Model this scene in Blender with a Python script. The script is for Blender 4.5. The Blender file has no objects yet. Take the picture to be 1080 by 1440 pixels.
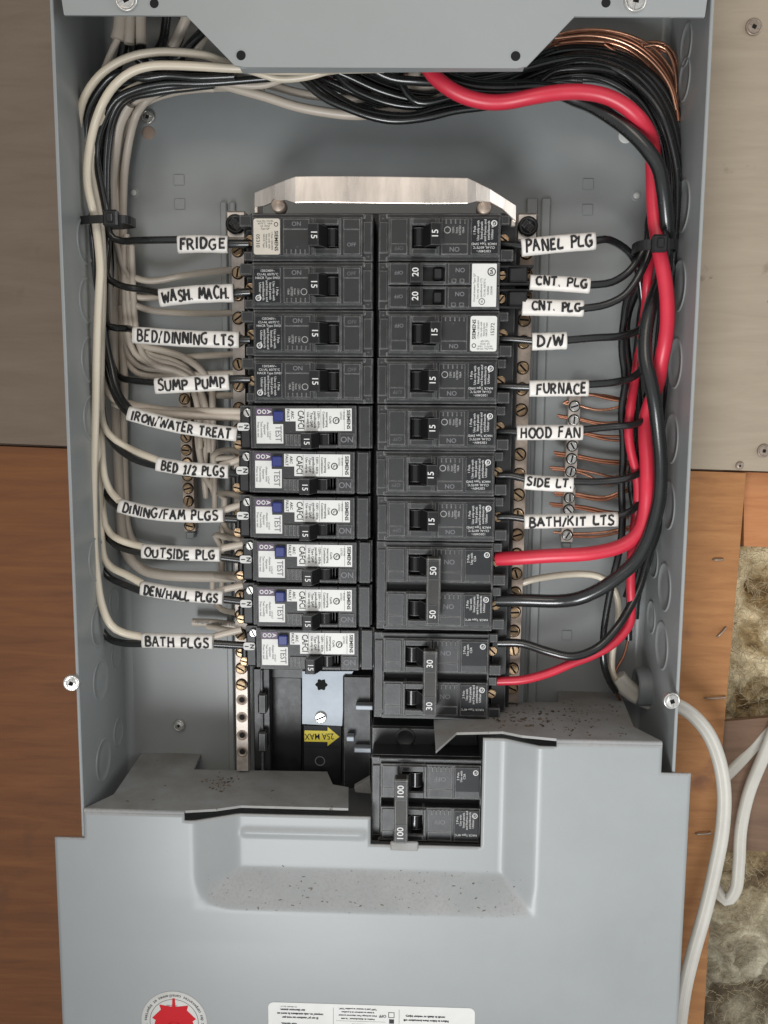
import bpy, bmesh, math, random
from mathutils import Vector, Matrix, noise
random.seed(7)
scn = bpy.context.scene
COL = scn.collection
MM = 0.001
# ------------------------------------------------------------------ camera
FPX = 1335.0
AY = Vector((58, 183, -FPX)).normalized()
AZ = Vector((67, 9720, FPX)).normalized()
AX = AY.cross(AZ).normalized()
AZ = AX.cross(AY).normalized()
ROT = Matrix((AX, AY, AZ))                      # world = ROT @ camera
CAM = Vector((0, -0.5355, 0))
cam_d = bpy.data.cameras.new("camera"); cam = bpy.data.objects.new("camera", cam_d); COL.objects.link(cam)
cam.matrix_world = Matrix.Translation(CAM) @ ROT.to_4x4()
cam_d.sensor_fit = 'VERTICAL'; cam_d.sensor_height = 36.0; cam_d.lens = 36.0 * FPX / 1440.0
cam_d.clip_start = 0.01; cam_d.clip_end = 50
scn.camera = cam
# ------------------------------------------------------------------ light
w = bpy.data.worlds.new("World"); scn.world = w; w.use_nodes = True
bg = w.node_tree.nodes['Background']; bg.inputs[0].default_value = (0.97, 0.98, 1.0, 1); bg.inputs[1].default_value = 0.52
def area(name, loc, target, sx, sy, power, color):
    d = bpy.data.lights.new(name, 'AREA'); d.shape = 'RECTANGLE'; d.size = sx; d.size_y = sy; d.energy = power; d.color = color
    o = bpy.data.objects.new(name, d); COL.objects.link(o); o.location = loc
    o.rotation_euler = (Vector(target) - Vector(loc)).to_track_quat('-Z', 'Y').to_euler()
    return o
def spot(name, loc, target, power, color, ang, blend, radius):
    d = bpy.data.lights.new(name, 'SPOT'); d.energy = power; d.color = color; d.spot_size = math.radians(ang); d.spot_blend = blend; d.shadow_soft_size = radius
    o = bpy.data.objects.new(name, d); COL.objects.link(o); o.location = loc
    o.rotation_euler = (Vector(target) - Vector(loc)).to_track_quat('-Z', 'Y').to_euler()
    return o
spot("work_light", (-0.16, -0.95, -0.62), (0.21, 0, 0.0), 46.0, (0.97, 0.985, 1.0), 52, 1.0, 0.22)
area("room_light", (-0.15, -1.2, 0.75), (0, 0, 0.0), 0.6, 0.5, 3.2, (1.0, 0.86, 0.72))
area("added_side_light", (1.05, -0.42, 0.12), (0.1, -0.02, -0.05), 0.5, 0.7, 3.2, (0.95, 0.98, 1.0))  # unseen source added at right to brighten the rim and walls
scn.view_settings.view_transform = 'Standard'
try: scn.view_settings.look = 'None'
except Exception: pass
scn.view_settings.exposure = 0.04
scn.view_settings.gamma = 1.0

# ------------------------------------------------------------------ pixel helpers (photo pixels -> point on a real depth plane)
def P(px, py, ymm):
    d = ROT @ Vector((px - 540, 720 - py, -FPX))
    t = (ymm * MM - CAM.y) / d.y
    return CAM + d * t
def PZ(px, py, z):
    d = ROT @ Vector((px - 540, 720 - py, -FPX))
    return CAM + d * ((z - CAM.z) / d.z)
def PX(px, py, x):
    d = ROT @ Vector((px - 540, 720 - py, -FPX))
    return CAM + d * ((x - CAM.x) / d.x)
# ------------------------------------------------------------------ materials
def nd(t, k, **kw):
    n = t.nodes.new(k)
    for a, b in kw.items(): setattr(n, a, b)
    return n
def mat(name, col, rough=0.45, metal=0.0, var=0.0, vscale=40, vcol=None, bump=0.0, bscale=400, spec=0.5, rvar=0.0,
        speck=None, speck_scale=300, speck_th=0.68, stretch=(1, 1, 1), coat=0.0, edge=None, edge_w=0.0006):
    m = bpy.data.materials.new(name); m.use_nodes = True; t = m.node_tree; b = t.nodes['Principled BSDF']
    b.inputs['Base Color'].default_value = (*col, 1); b.inputs['Roughness'].default_value = rough
    b.inputs['Metallic'].default_value = metal
    b.inputs['Specular IOR Level'].default_value = spec
    if coat: b.inputs['Coat Weight'].default_value = coat; b.inputs['Coat Roughness'].default_value = 0.22
    tc = nd(t, 'ShaderNodeTexCoord'); mp = nd(t, 'ShaderNodeMapping'); mp.inputs['Scale'].default_value = stretch
    t.links.new(tc.outputs['Object'], mp.inputs[0])
    cur = None
    if var or vcol:
        n = nd(t, 'ShaderNodeTexNoise'); n.inputs['Scale'].default_value = vscale; n.inputs['Detail'].default_value = 6
        n.inputs['Roughness'].default_value = 0.65
        t.links.new(mp.outputs[0], n.inputs['Vector'])
        r = nd(t, 'ShaderNodeValToRGB'); r.color_ramp.elements[0].position = 0.35; r.color_ramp.elements[1].position = 0.68
        c2 = vcol if vcol else tuple(max(0, c * (1 - var)) for c in col)
        r.color_ramp.elements[0].color = (*c2, 1); r.color_ramp.elements[1].color = (*col, 1)
        t.links.new(n.outputs['Fac'], r.inputs[0]); cur = r.outputs[0]
        if rvar:
            mr = nd(t, 'ShaderNodeMapRange'); mr.inputs[3].default_value = rough - rvar; mr.inputs[4].default_value = rough + rvar
            t.links.new(n.outputs['Fac'], mr.inputs[0]); t.links.new(mr.outputs[0], b.inputs['Roughness'])
    if speck:
        n = nd(t, 'ShaderNodeTexNoise'); n.inputs['Scale'].default_value = speck_scale; n.inputs['Detail'].default_value = 3
        t.links.new(tc.outputs['Object'], n.inputs['Vector'])
        r = nd(t, 'ShaderNodeValToRGB'); r.color_ramp.elements[0].position = speck_th; r.color_ramp.elements[1].position = speck_th + 0.05
        t.links.new(n.outputs['Fac'], r.inputs[0])
        mx = nd(t, 'ShaderNodeMix'); mx.data_type = 'RGBA'
        t.links.new(r.outputs[0], mx.inputs[0])
        if cur: t.links.new(cur, mx.inputs[6])
        else: mx.inputs[6].default_value = (*col, 1)
        mx.inputs[7].default_value = (*speck, 1); cur = mx.outputs[2]
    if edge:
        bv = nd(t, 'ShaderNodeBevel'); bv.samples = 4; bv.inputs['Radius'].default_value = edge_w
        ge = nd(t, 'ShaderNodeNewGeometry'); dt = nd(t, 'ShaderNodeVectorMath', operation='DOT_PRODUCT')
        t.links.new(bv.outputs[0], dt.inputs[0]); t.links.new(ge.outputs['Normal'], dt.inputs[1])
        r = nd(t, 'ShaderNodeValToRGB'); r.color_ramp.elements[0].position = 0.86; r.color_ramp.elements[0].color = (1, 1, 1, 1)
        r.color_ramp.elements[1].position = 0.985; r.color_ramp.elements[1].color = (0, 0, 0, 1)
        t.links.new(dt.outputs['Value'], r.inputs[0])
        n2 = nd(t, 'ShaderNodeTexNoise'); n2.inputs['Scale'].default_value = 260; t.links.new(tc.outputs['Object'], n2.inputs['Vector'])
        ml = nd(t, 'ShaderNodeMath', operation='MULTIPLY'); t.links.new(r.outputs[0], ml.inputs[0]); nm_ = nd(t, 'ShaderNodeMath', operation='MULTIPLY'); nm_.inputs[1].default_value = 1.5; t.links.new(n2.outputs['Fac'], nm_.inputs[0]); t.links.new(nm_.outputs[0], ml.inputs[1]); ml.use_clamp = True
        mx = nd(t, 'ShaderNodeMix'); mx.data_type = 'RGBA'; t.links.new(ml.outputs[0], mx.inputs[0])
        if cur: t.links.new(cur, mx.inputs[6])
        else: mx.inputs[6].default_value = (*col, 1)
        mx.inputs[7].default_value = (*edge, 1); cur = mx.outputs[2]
    if cur: t.links.new(cur, b.inputs['Base Color'])
    if bump:
        n = nd(t, 'ShaderNodeTexNoise'); n.inputs['Scale'].default_value = bscale; n.inputs['Detail'].default_value = 4
        t.links.new(mp.outputs[0], n.inputs['Vector'])
        bm = nd(t, 'ShaderNodeBump'); bm.inputs['Strength'].default_value = bump; bm.inputs['Distance'].default_value = 0.0004
        t.links.new(n.outputs['Fac'], bm.inputs['Height']); t.links.new(bm.outputs[0], b.inputs['Normal'])
    return m
GREY = (0.30, 0.318, 0.315)
M = {
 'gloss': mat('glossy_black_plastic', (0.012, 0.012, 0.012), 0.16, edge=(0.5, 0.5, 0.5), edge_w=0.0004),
 'paint': mat('grey_enamel', GREY, 0.50, var=0.09, vscale=9, bump=0.05, bscale=900, rvar=0.05, speck=(0.16, 0.15, 0.14), speck_scale=420, speck_th=0.76, coat=0.08),
 'paint_box': mat('grey_enamel_box', (0.27, 0.286, 0.282), 0.40, var=0.12, vscale=12, bump=0.06, bscale=700, rvar=0.08, coat=0.2),
 'paint_dirty': mat('dusty_grey_enamel', (0.29, 0.298, 0.295), 0.55, vcol=(0.215, 0.205, 0.185), vscale=40, bump=0.15, bscale=500, speck=(0.07, 0.05, 0.035), speck_scale=230, speck_th=0.69),
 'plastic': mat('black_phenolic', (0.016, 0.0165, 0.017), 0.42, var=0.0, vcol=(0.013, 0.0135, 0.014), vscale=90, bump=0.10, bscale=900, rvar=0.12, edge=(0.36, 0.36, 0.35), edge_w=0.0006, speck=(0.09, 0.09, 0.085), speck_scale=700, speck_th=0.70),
 'plastic_dark': mat('dark_plastic', (0.010, 0.010, 0.011), 0.38, var=0.4, vscale=200, rvar=0.1),
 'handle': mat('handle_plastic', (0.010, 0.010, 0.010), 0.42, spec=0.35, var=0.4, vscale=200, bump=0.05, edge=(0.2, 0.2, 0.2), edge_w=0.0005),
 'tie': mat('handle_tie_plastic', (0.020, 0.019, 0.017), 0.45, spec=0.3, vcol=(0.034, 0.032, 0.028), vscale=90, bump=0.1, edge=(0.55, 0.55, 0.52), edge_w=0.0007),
 'panelprint': mat('black_label_film', (0.010, 0.012, 0.014), 0.5, spec=0.3, var=0.3, vscale=200),
 'black': mat('black_ink', (0.006, 0.006, 0.007), 0.6),
 'ink': mat('print_white_ink', (0.62, 0.62, 0.60), 0.6),
 'inkdim': mat('faded_white_ink', (0.42, 0.42, 0.41), 0.6),
 'greyink': mat('grey_ink', (0.16, 0.16, 0.17), 0.6),
 'marker': mat('marker_ink', (0.008, 0.007, 0.008), 0.5),
 'sticker': mat('white_sticker', (0.66, 0.66, 0.63), 0.45, var=0.08, vscale=80),
 'cream_sticker': mat('aged_sticker', (0.56, 0.52, 0.44), 0.5, var=0.10, vscale=80),
 'sleeve': mat('white_sleeve', (0.72, 0.69, 0.64), 0.38, var=0.07, vscale=60, bump=0.1, bscale=300),
 'wire_black': mat('black_insulation', (0.011, 0.012, 0.012), 0.27, var=0.3, vscale=60, bump=0.10, bscale=130, rvar=0.10, coat=0.5, speck=(0.05, 0.05, 0.048), speck_scale=600, speck_th=0.70),
 'wire_white': mat('cream_insulation', (0.68, 0.605, 0.48), 0.32, var=0.10, vscale=30, bump=0.05, bscale=200),
 'wire_grey': mat('off_white_insulation', (0.54, 0.475, 0.395), 0.38, var=0.12, vscale=30, bump=0.05, bscale=200),
 'wire_red': mat('red_insulation', (0.60, 0.028, 0.055), 0.38, var=0.22, vscale=30, bump=0.10, bscale=110, speck=(0.42, 0.10, 0.11), speck_scale=500, speck_th=0.72, rvar=0.05),
 'jacket': mat('white_cable_jacket', (0.50, 0.485, 0.43), 0.42, var=0.12, vscale=40, bump=0.2, bscale=150, speck=(0.3, 0.22, 0.14), speck_scale=120, speck_th=0.72),
 'copper': mat('bare_copper', (0.88, 0.46, 0.30), 0.24, 0.9, var=0.4, vscale=60),
 'copper_dull': mat('dull_copper', (0.46, 0.20, 0.12), 0.38, 0.8, var=0.35, vscale=120),
 'tin': mat('tinned_bar', (0.50, 0.44, 0.385), 0.40, 0.5, var=0.35, vscale=200, bump=0.2, bscale=300, rvar=0.1),
 'tin_brown': mat('tarnished_bar', (0.36, 0.29, 0.235), 0.42, 0.6, var=0.35, vscale=200, bump=0.2, bscale=300, rvar=0.1),
 'strap': mat('tinned_strap', (0.82, 0.745, 0.665), 0.30, 0.8, var=0.35, vscale=16, bump=0.25, bscale=50, rvar=0.12, stretch=(5, 5, 1)),
 'alu': mat('aluminium_bus', (0.40, 0.44, 0.48), 0.55, 0.4, var=0.15, vscale=60, bump=0.1, bscale=200),
 'screw': mat('zinc_screw', (0.74, 0.73, 0.69), 0.27, 0.8, var=0.3, vscale=200, bump=0.15, bscale=500),
 'screw_brass': mat('brassy_screw', (0.44, 0.31, 0.19), 0.30, 1.0, var=0.45, vscale=300, bump=0.2, bscale=500),
 'blue': mat('blue_button', (0.014, 0.024, 0.15), 0.4),
 'purple': mat('purple_label', (0.09, 0.055, 0.10), 0.4),
 'yellow': mat('yellow_sticker', (0.75, 0.62, 0.03), 0.45),
 'red': mat('red_print', (0.50, 0.008, 0.014), 0.6, spec=0.2),
 'tiepl': mat('nylon_tie', (0.010, 0.010, 0.010), 0.35, bump=0.1),
 'hole': mat('dark_hole', (0.004, 0.004, 0.004), 0.9),
 'conn': mat('grey_connector', (0.17, 0.185, 0.19), 0.5, var=0.1, vscale=40),
 'plug': mat('pale_plug', (0.55, 0.56, 0.53), 0.4),
 'plug_tan': mat('tan_wood_seen_through_hole', (0.30, 0.22, 0.17), 0.7),
}
def wood(name, c1, c2, c3, grain=(1, 1, 16), scale=14, rough=0.62, stain=None, st_scale=9, st_pos=0.62, dots=0.75):
    m = bpy.data.materials.new(name); m.use_nodes = True; t = m.node_tree; b = t.nodes['Principled BSDF']
    tc = nd(t, 'ShaderNodeTexCoord'); mp = nd(t, 'ShaderNodeMapping'); mp.inputs['Scale'].default_value = grain
    t.links.new(tc.outputs['Object'], mp.inputs[0])
    n = nd(t, 'ShaderNodeTexNoise'); n.inputs['Scale'].default_value = scale; n.inputs['Detail'].default_value = 10; n.inputs['Roughness'].default_value = 0.68
    n.inputs['Distortion'].default_value = 0.5
    t.links.new(mp.outputs[0], n.inputs['Vector'])
    r = nd(t, 'ShaderNodeValToRGB'); e = r.color_ramp.elements
    e[0].position = 0.30; e[0].color = (*c1, 1); e[1].position = 0.70; e[1].color = (*c3, 1)
    k = r.color_ramp.elements.new(0.5); k.color = (*c2, 1)
    t.links.new(n.outputs['Fac'], r.inputs[0])
    n2 = nd(t, 'ShaderNodeTexNoise'); n2.inputs['Scale'].default_value = st_scale; n2.inputs['Detail'].default_value = 8; n2.inputs['Roughness'].default_value = 0.6
    t.links.new(tc.outputs['Object'], n2.inputs['Vector'])
    r2 = nd(t, 'ShaderNodeValToRGB'); r2.color_ramp.elements[0].position = st_pos; r2.color_ramp.elements[1].position = st_pos + 0.12
    t.links.new(n2.outputs['Fac'], r2.inputs[0])
    mx = nd(t, 'ShaderNodeMix'); mx.data_type = 'RGBA'; t.links.new(r2.outputs[0], mx.inputs[0]); t.links.new(r.outputs[0], mx.inputs[6])
    mx.inputs[7].default_value = (*(stain or c1), 1)
    n3 = nd(t, 'ShaderNodeTexNoise'); n3.inputs['Scale'].default_value = 70; n3.inputs['Detail'].default_value = 4
    t.links.new(tc.outputs['Object'], n3.inputs['Vector'])
    r3 = nd(t, 'ShaderNodeValToRGB'); r3.color_ramp.elements[0].position = dots; r3.color_ramp.elements[1].position = dots + 0.03
    t.links.new(n3.outputs['Fac'], r3.inputs[0])
    mx2 = nd(t, 'ShaderNodeMix'); mx2.data_type = 'RGBA'; t.links.new(r3.outputs[0], mx2.inputs[0]); t.links.new(mx.outputs[2], mx2.inputs[6])
    mx2.inputs[7].default_value = (c1[0] * .3, c1[1] * .3, c1[2] * .3, 1)
    t.links.new(mx2.outputs[2], b.inputs['Base Color']); b.inputs['Roughness'].default_value = rough
    bm = nd(t, 'ShaderNodeBump'); bm.inputs['Strength'].default_value = 0.35; bm.inputs['Distance'].default_value = 0.0008
    t.links.new(n.outputs['Fac'], bm.inputs['Height']); t.links.new(bm.outputs[0], b.inputs['Normal'])
    return m
M['ply_pale'] = wood('weathered_plywood', (0.265, 0.215, 0.155), (0.295, 0.242, 0.176), (0.32, 0.265, 0.196), grain=(1, 1, 9), scale=14, stain=(0.15, 0.105, 0.065), st_scale=42, st_pos=0.63, dots=0.71)
M['ply_orange'] = wood('stained_plywood', (0.22, 0.088, 0.022), (0.295, 0.126, 0.036), (0.35, 0.16, 0.050), grain=(1, 1, 9), scale=22, stain=(0.17, 0.065, 0.024), st_scale=26, st_pos=0.60, dots=0.77)
M['ply_pale_shaded'] = wood('shaded_weathered_plywood', (0.150, 0.110, 0.078), (0.172, 0.128, 0.092), (0.19, 0.144, 0.105), grain=(1, 1, 8), scale=12, stain=(0.09, 0.062, 0.042), st_scale=17, st_pos=0.66, dots=0.74)  # pale plywood with the left side's shade put into its colour
M['ply_red_shaded'] = wood('shaded_stained_plywood', (0.135, 0.043, 0.008), (0.182, 0.062, 0.012), (0.225, 0.082, 0.018), grain=(1, 1, 12), scale=12, stain=(0.075, 0.028, 0.012), st_scale=10, st_pos=0.64, dots=0.76)  # reddish plywood, its colour deepened for the dim light on the left
M['cavity'] = wood('brown_cavity_board', (0.10, 0.055, 0.030), (0.145, 0.083, 0.048), (0.18, 0.105, 0.062), grain=(1, 1, 10), scale=14)  # the board's own brown
M['stud'] = wood('orange_timber', (0.30, 0.11, 0.035), (0.38, 0.15, 0.05), (0.43, 0.19, 0.07), grain=(1, 1, 9), scale=14)

# ------------------------------------------------------------------ mesh builder
class MB:
    def __init__(s): s.v = []; s.f = []; s.sm = []
    def add(s, v, f, smooth=False, T=None):
        n = len(s.v)
        s.v += [tuple(T @ Vector(p)) for p in v] if T else [tuple(p) for p in v]
        for q in f: s.f.append(tuple(i + n for i in q)); s.sm.append(smooth)
        return s
    def box(s, x0, x1, y0, y1, z0, z1, b=0.0, T=None):
        if x0 > x1: x0, x1 = x1, x0
        if y0 > y1: y0, y1 = y1, y0
        if z0 > z1: z0, z1 = z1, z0
        if b <= 0:
            v = [(x, y, z) for x in (x0, x1) for y in (y0, y1) for z in (z0, z1)]
            f = [(0, 1, 3, 2), (4, 6, 7, 5), (0, 4, 5, 1), (2, 3, 7, 6), (0, 2, 6, 4), (1, 5, 7, 3)]
            return s.add(v, f, False, T)
        b = min(b, (x1 - x0) * .45, (y1 - y0) * .45, (z1 - z0) * .45)
        bmh = _cb(b, x0, x1, y0, y1, z0, z1)
        return s.add(bmh[0], bmh[1], False, T)
    def prism(s, poly, a0, a1, axis='y', T=None, smooth=False):
        """poly of 2D points swept from a0 to a1 along axis"""
        def mk(p, a):
            return (p[0], a, p[1]) if axis == 'y' else ((a, p[0], p[1]) if axis == 'x' else (p[0], p[1], a))
        n = len(poly)
        v = [mk(p, a0) for p in poly] + [mk(p, a1) for p in poly]
        s.add(v, [tuple(range(n)), tuple(range(2 * n - 1, n - 1, -1))], False, T)
        s.add(v, [(i, (i + 1) % n, n + (i + 1) % n, n + i)[::-1] for i in range(n)], smooth, T)
        return s
    def lathe(s, prof, seg=20, T=None, cap=True):
        """profile (r,h) revolved about local -Y (towards the viewer): h>0 comes forward"""
        v = []; f = []
        for r, h in prof:
            for k in range(seg):
                a = 2 * math.pi * k / seg
                v.append((r * math.cos(a), -h, r * math.sin(a)))
        for j in range(len(prof) - 1):
            for k in range(seg):
                k2 = (k + 1) % seg
                f.append((j * seg + k, j * seg + k2, (j + 1) * seg + k2, (j + 1) * seg + k))
        s.add(v, f, True, T)
        L = len(prof) - 1
        if cap and prof[L][0] > 1e-6: s.add([v[L * seg + k] for k in range(seg)], [tuple(range(seg))], False, T)
        return s
    def tube(s, pts, r, sides=9, cap=True, radii=None, step=0.0022, ell=None, dent=0):
        pts = [Vector(p) for p in pts]
        P_ = smooth_path(pts, step)
        n = len(P_)
        tan = [(P_[min(i + 1, n - 1)] - P_[max(i - 1, 0)]).normalized() for i in range(n)]
        up = Vector((0, -1, 0))
        if abs(tan[0].dot(up)) > 0.95: up = Vector((0, 0, 1))
        nor = (up - tan[0] * up.dot(tan[0])).normalized()
        v = []
        for i in range(n):
            nor = (nor - tan[i] * nor.dot(tan[i])).normalized()
            bi = tan[i].cross(nor)
            rr = r if not radii else radii(i / max(1, n - 1))
            for k in range(sides):
                a = 2 * math.pi * k / sides
                c, sn = math.cos(a) * rr, math.sin(a) * rr
                if dent: c *= 1 - dent * abs(math.cos(a)) ** 14
                if ell: sn *= ell
                v.append(P_[i] + nor * c + bi * sn)
        f = []
        for i in range(n - 1):
            for k in range(sides):
                k2 = (k + 1) % sides
                f.append((i * sides + k, i * sides + k2, (i + 1) * sides + k2, (i + 1) * sides + k))
        s.add(v, f, True)
        if cap:
            s.add(v[:sides], [tuple(range(sides))[::-1]]); s.add(v[-sides:], [tuple(range(sides))])
        return s
    def build(s, name, m, parent=None, loc=(0, 0, 0), label=None, cat=None, group=None, kind=None):
        me = bpy.data.meshes.new(name)
        L = Vector(loc)
        me.from_pydata([(p[0] - L.x, p[1] - L.y, p[2] - L.z) for p in s.v], [], s.f)
        me.polygons.foreach_set('use_smooth', s.sm)
        me.materials.append(M[m] if isinstance(m, str) else m)
        me.update()
        o = bpy.data.objects.new(name, me); COL.objects.link(o); o.location = L
        if parent: o.parent = parent
        tag(o, label, cat, group, kind)
        return o
def _cb(b, x0, x1, y0, y1, z0, z1):
    X = (x0, x1); Y = (y0, y1); Z = (z0, z1); v = []; idx = {}
    for i in (0, 1):
        for j in (0, 1):
            for k in (0, 1):
                sx = b if i == 0 else -b; sy = b if j == 0 else -b; sz = b if k == 0 else -b
                idx[(i, j, k, 'x')] = len(v); v.append((X[i], Y[j] + sy, Z[k] + sz))
                idx[(i, j, k, 'y')] = len(v); v.append((X[i] + sx, Y[j], Z[k] + sz))
                idx[(i, j, k, 'z')] = len(v); v.append((X[i] + sx, Y[j] + sy, Z[k]))
    f = []
    for i in (0, 1):
        f.append([idx[(i, 0, 0, 'x')], idx[(i, 1, 0, 'x')], idx[(i, 1, 1, 'x')], idx[(i, 0, 1, 'x')]])
        f.append([idx[(0, i, 0, 'y')], idx[(1, i, 0, 'y')], idx[(1, i, 1, 'y')], idx[(0, i, 1, 'y')]])
        f.append([idx[(0, 0, i, 'z')], idx[(1, 0, i, 'z')], idx[(1, 1, i, 'z')], idx[(0, 1, i, 'z')]])
    for a in (0, 1):
        for c in (0, 1):
            f.append([idx[(a, c, 0, 'x')], idx[(a, c, 1, 'x')], idx[(a, c, 1, 'y')], idx[(a, c, 0, 'y')]])
            f.append([idx[(a, 0, c, 'x')], idx[(a, 1, c, 'x')], idx[(a, 1, c, 'z')], idx[(a, 0, c, 'z')]])
            f.append([idx[(0, a, c, 'y')], idx[(1, a, c, 'y')], idx[(1, a, c, 'z')], idx[(0, a, c, 'z')]])
    for i in (0, 1):
        for j in (0, 1):
            for k in (0, 1): f.append([idx[(i, j, k, q)] for q in 'xyz'])
    c = Vector(((x0 + x1) / 2, (y0 + y1) / 2, (z0 + z1) / 2)); out = []
    for q in f:
        a, b2, d = (Vector(v[q[n]]) for n in (0, 1, 2))
        nrm = (b2 - a).cross(d - a); mid = sum((Vector(v[n]) for n in q), Vector()) / len(q)
        out.append(tuple(q) if nrm.dot(mid - c) > 0 else tuple(q[::-1]))
    return v, out
def smooth_path(pts, step):
    if len(pts) == 2:
        pts = [pts[0], (pts[0] + pts[1]) / 2, pts[1]]
    out = []
    n = len(pts)
    for i in range(n - 1):
        p0 = pts[i - 1] if i else pts[0] * 2 - pts[1]; p1 = pts[i]; p2 = pts[i + 1]
        p3 = pts[i + 2] if i + 2 < n else pts[-1] * 2 - pts[-2]
        # centripetal Catmull-Rom
        d1 = max(1e-6, (p1 - p0).length ** .5); d2 = max(1e-6, (p2 - p1).length ** .5); d3 = max(1e-6, (p3 - p2).length ** .5)
        m1 = (p2 - p1) + d2 * ((p1 - p0) / d1 - (p2 - p0) / (d1 + d2)) * 1.0 if False else None
        t0 = 0; t1 = d1; t2 = t1 + d2; t3 = t2 + d3
        k = max(1, int((p2 - p1).length / step))
        for j in range(k):
            t = t1 + (t2 - t1) * j / k
            a1 = p0 * ((t1 - t) / (t1 - t0)) + p1 * ((t - t0) / (t1 - t0))
            a2 = p1 * ((t2 - t) / (t2 - t1)) + p2 * ((t - t1) / (t2 - t1))
            a3 = p2 * ((t3 - t) / (t3 - t2)) + p3 * ((t - t2) / (t3 - t2))
            b1 = a1 * ((t2 - t) / (t2 - t0)) + a2 * ((t - t0) / (t2 - t0))
            b2 = a2 * ((t3 - t) / (t3 - t1)) + a3 * ((t - t1) / (t3 - t1))
            out.append(b1 * ((t2 - t) / (t2 - t1)) + b2 * ((t - t1) / (t2 - t1)))
    out.append(pts[-1].copy())
    return out
def tag(o, label=None, cat=None, group=None, kind=None):
    if label: o['label'] = label
    if cat: o['category'] = cat
    if group: o['group'] = group
    if kind: o['kind'] = kind
    return o
def empty(name, loc, label=None, cat=None, group=None):
    o = bpy.data.objects.new(name, None); COL.objects.link(o); o.location = loc; o.empty_display_size = 0.01
    return tag(o, label, cat, group)
def copy_tree(o, parent=None):
    c = o.copy(); COL.objects.link(c); c.parent = parent
    for ch in list(o.children): copy_tree(ch, c)
    return c
_glyph = {}
def text_geo(s, res=2, bold=0.0):
    key = (s, res, bold)
    if key not in _glyph:
        cu = bpy.data.curves.new('print', 'FONT'); cu.body = s; cu.size = 1.0; cu.resolution_u = res
        cu.align_x = 'CENTER'; cu.align_y = 'CENTER'; cu.offset = bold
        ob = bpy.data.objects.new('print', cu); COL.objects.link(ob)
        dg = bpy.context.evaluated_depsgraph_get()
        me = bpy.data.meshes.new_from_object(ob.evaluated_get(dg))
        _glyph[key] = ([tuple(v.co) for v in me.vertices], [tuple(p.vertices) for p in me.polygons])
        bpy.data.objects.remove(ob); bpy.data.curves.remove(cu); bpy.data.meshes.remove(me)
    return _glyph[key]
def put(mb, s, size, x, z, y, rot=0, sx=1.0, res=2, bold=0.0, sz=1.0):
    """flat lettering facing the viewer (-Y), centred at x,z on plane y; mm units"""
    v, f = text_geo(s, res, bold)
    a = math.radians(rot); ca, sa = math.cos(a), math.sin(a); out = []
    for p in v:
        u, w_ = p[0] * size * sx, p[1] * size * sz
        out.append(((x + u * ca - w_ * sa) * MM, y * MM, (z + u * sa + w_ * ca) * MM))
    mb.add(out, f)
def ring(mb, x, z, y, r0, r1, seg=18, a0=0, a1=360):
    v = []; f = []
    n = seg
    for k in range(n + 1):
        a = math.radians(a0 + (a1 - a0) * k / n)
        v += [((x + r0 * math.cos(a)) * MM, y * MM, (z + r0 * math.sin(a)) * MM), ((x + r1 * math.cos(a)) * MM, y * MM, (z + r1 * math.sin(a)) * MM)]
    for k in range(n): f.append((2 * k, 2 * k + 1, 2 * k + 3, 2 * k + 2))
    mb.add(v, f)
def rrect(x0, x1, z0, z1, r, seg=5):
    pts = []
    for cx, cz, a in ((x1 - r, z0 + r, -90), (x1 - r, z1 - r, 0), (x0 + r, z1 - r, 90), (x0 + r, z0 + r, 180)):
        for k in range(seg + 1):
            t = math.radians(a + 90 * k / seg); pts.append((cx + r * math.cos(t), cz + r * math.sin(t)))
    return pts
def mm(pts): return [(a * MM, b * MM) for a, b in pts]

# ------------------------------------------------------------------ screws
def screw_mb(r, kind='slot', h=1.0, seg=22):
    """round head of radius r mm facing -Y, centred on the origin"""
    mb = MB()
    mb.lathe([(r * MM, -1 * MM), (r * MM, h * .35 * MM), (r * .93 * MM, h * .62 * MM), (r * .82 * MM, h * .70 * MM), (r * .80 * MM, h * .2 * MM)], seg)
    mb.dark = len(mb.f)
    mb.lathe([(r * .80 * MM, .30 * MM * h), (.001 * MM, .34 * MM * h)], seg)
    mb.dark = (mb.dark, len(mb.f))
    g = r * (0.17 if kind != 'square' else 0.015)
    for sgn in (1, -1):
        pts = []
        R_ = r * .80
        a0 = math.asin(g / R_)
        for k in range(11):
            a = a0 + (math.pi - 2 * a0) * k / 10
            pts.append((R_ * math.cos(a), sgn * R_ * math.sin(a)))
        if kind == 'square':    # robertson notch cut from the half disc
            q = r * .27
            pts += [(-q, sgn * g), (-q, sgn * q), (q, sgn * q), (q, sgn * g)]
        n = len(pts)
        hh = h * .95
        v = [(x * MM, -h * .3 * MM, z * MM) for x, z in pts] + [(x * .97 * MM, -(hh - .18 * h * ((x * x + z * z) / (R_ * R_))) * MM, z * .97 * MM) for x, z in pts]
        f = [tuple(range(n, 2 * n))] + [(i, (i + 1) % n, n + (i + 1) % n, n + i) for i in range(n)]
        mb.add(v, f)
    return mb
_sc = {}
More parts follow.
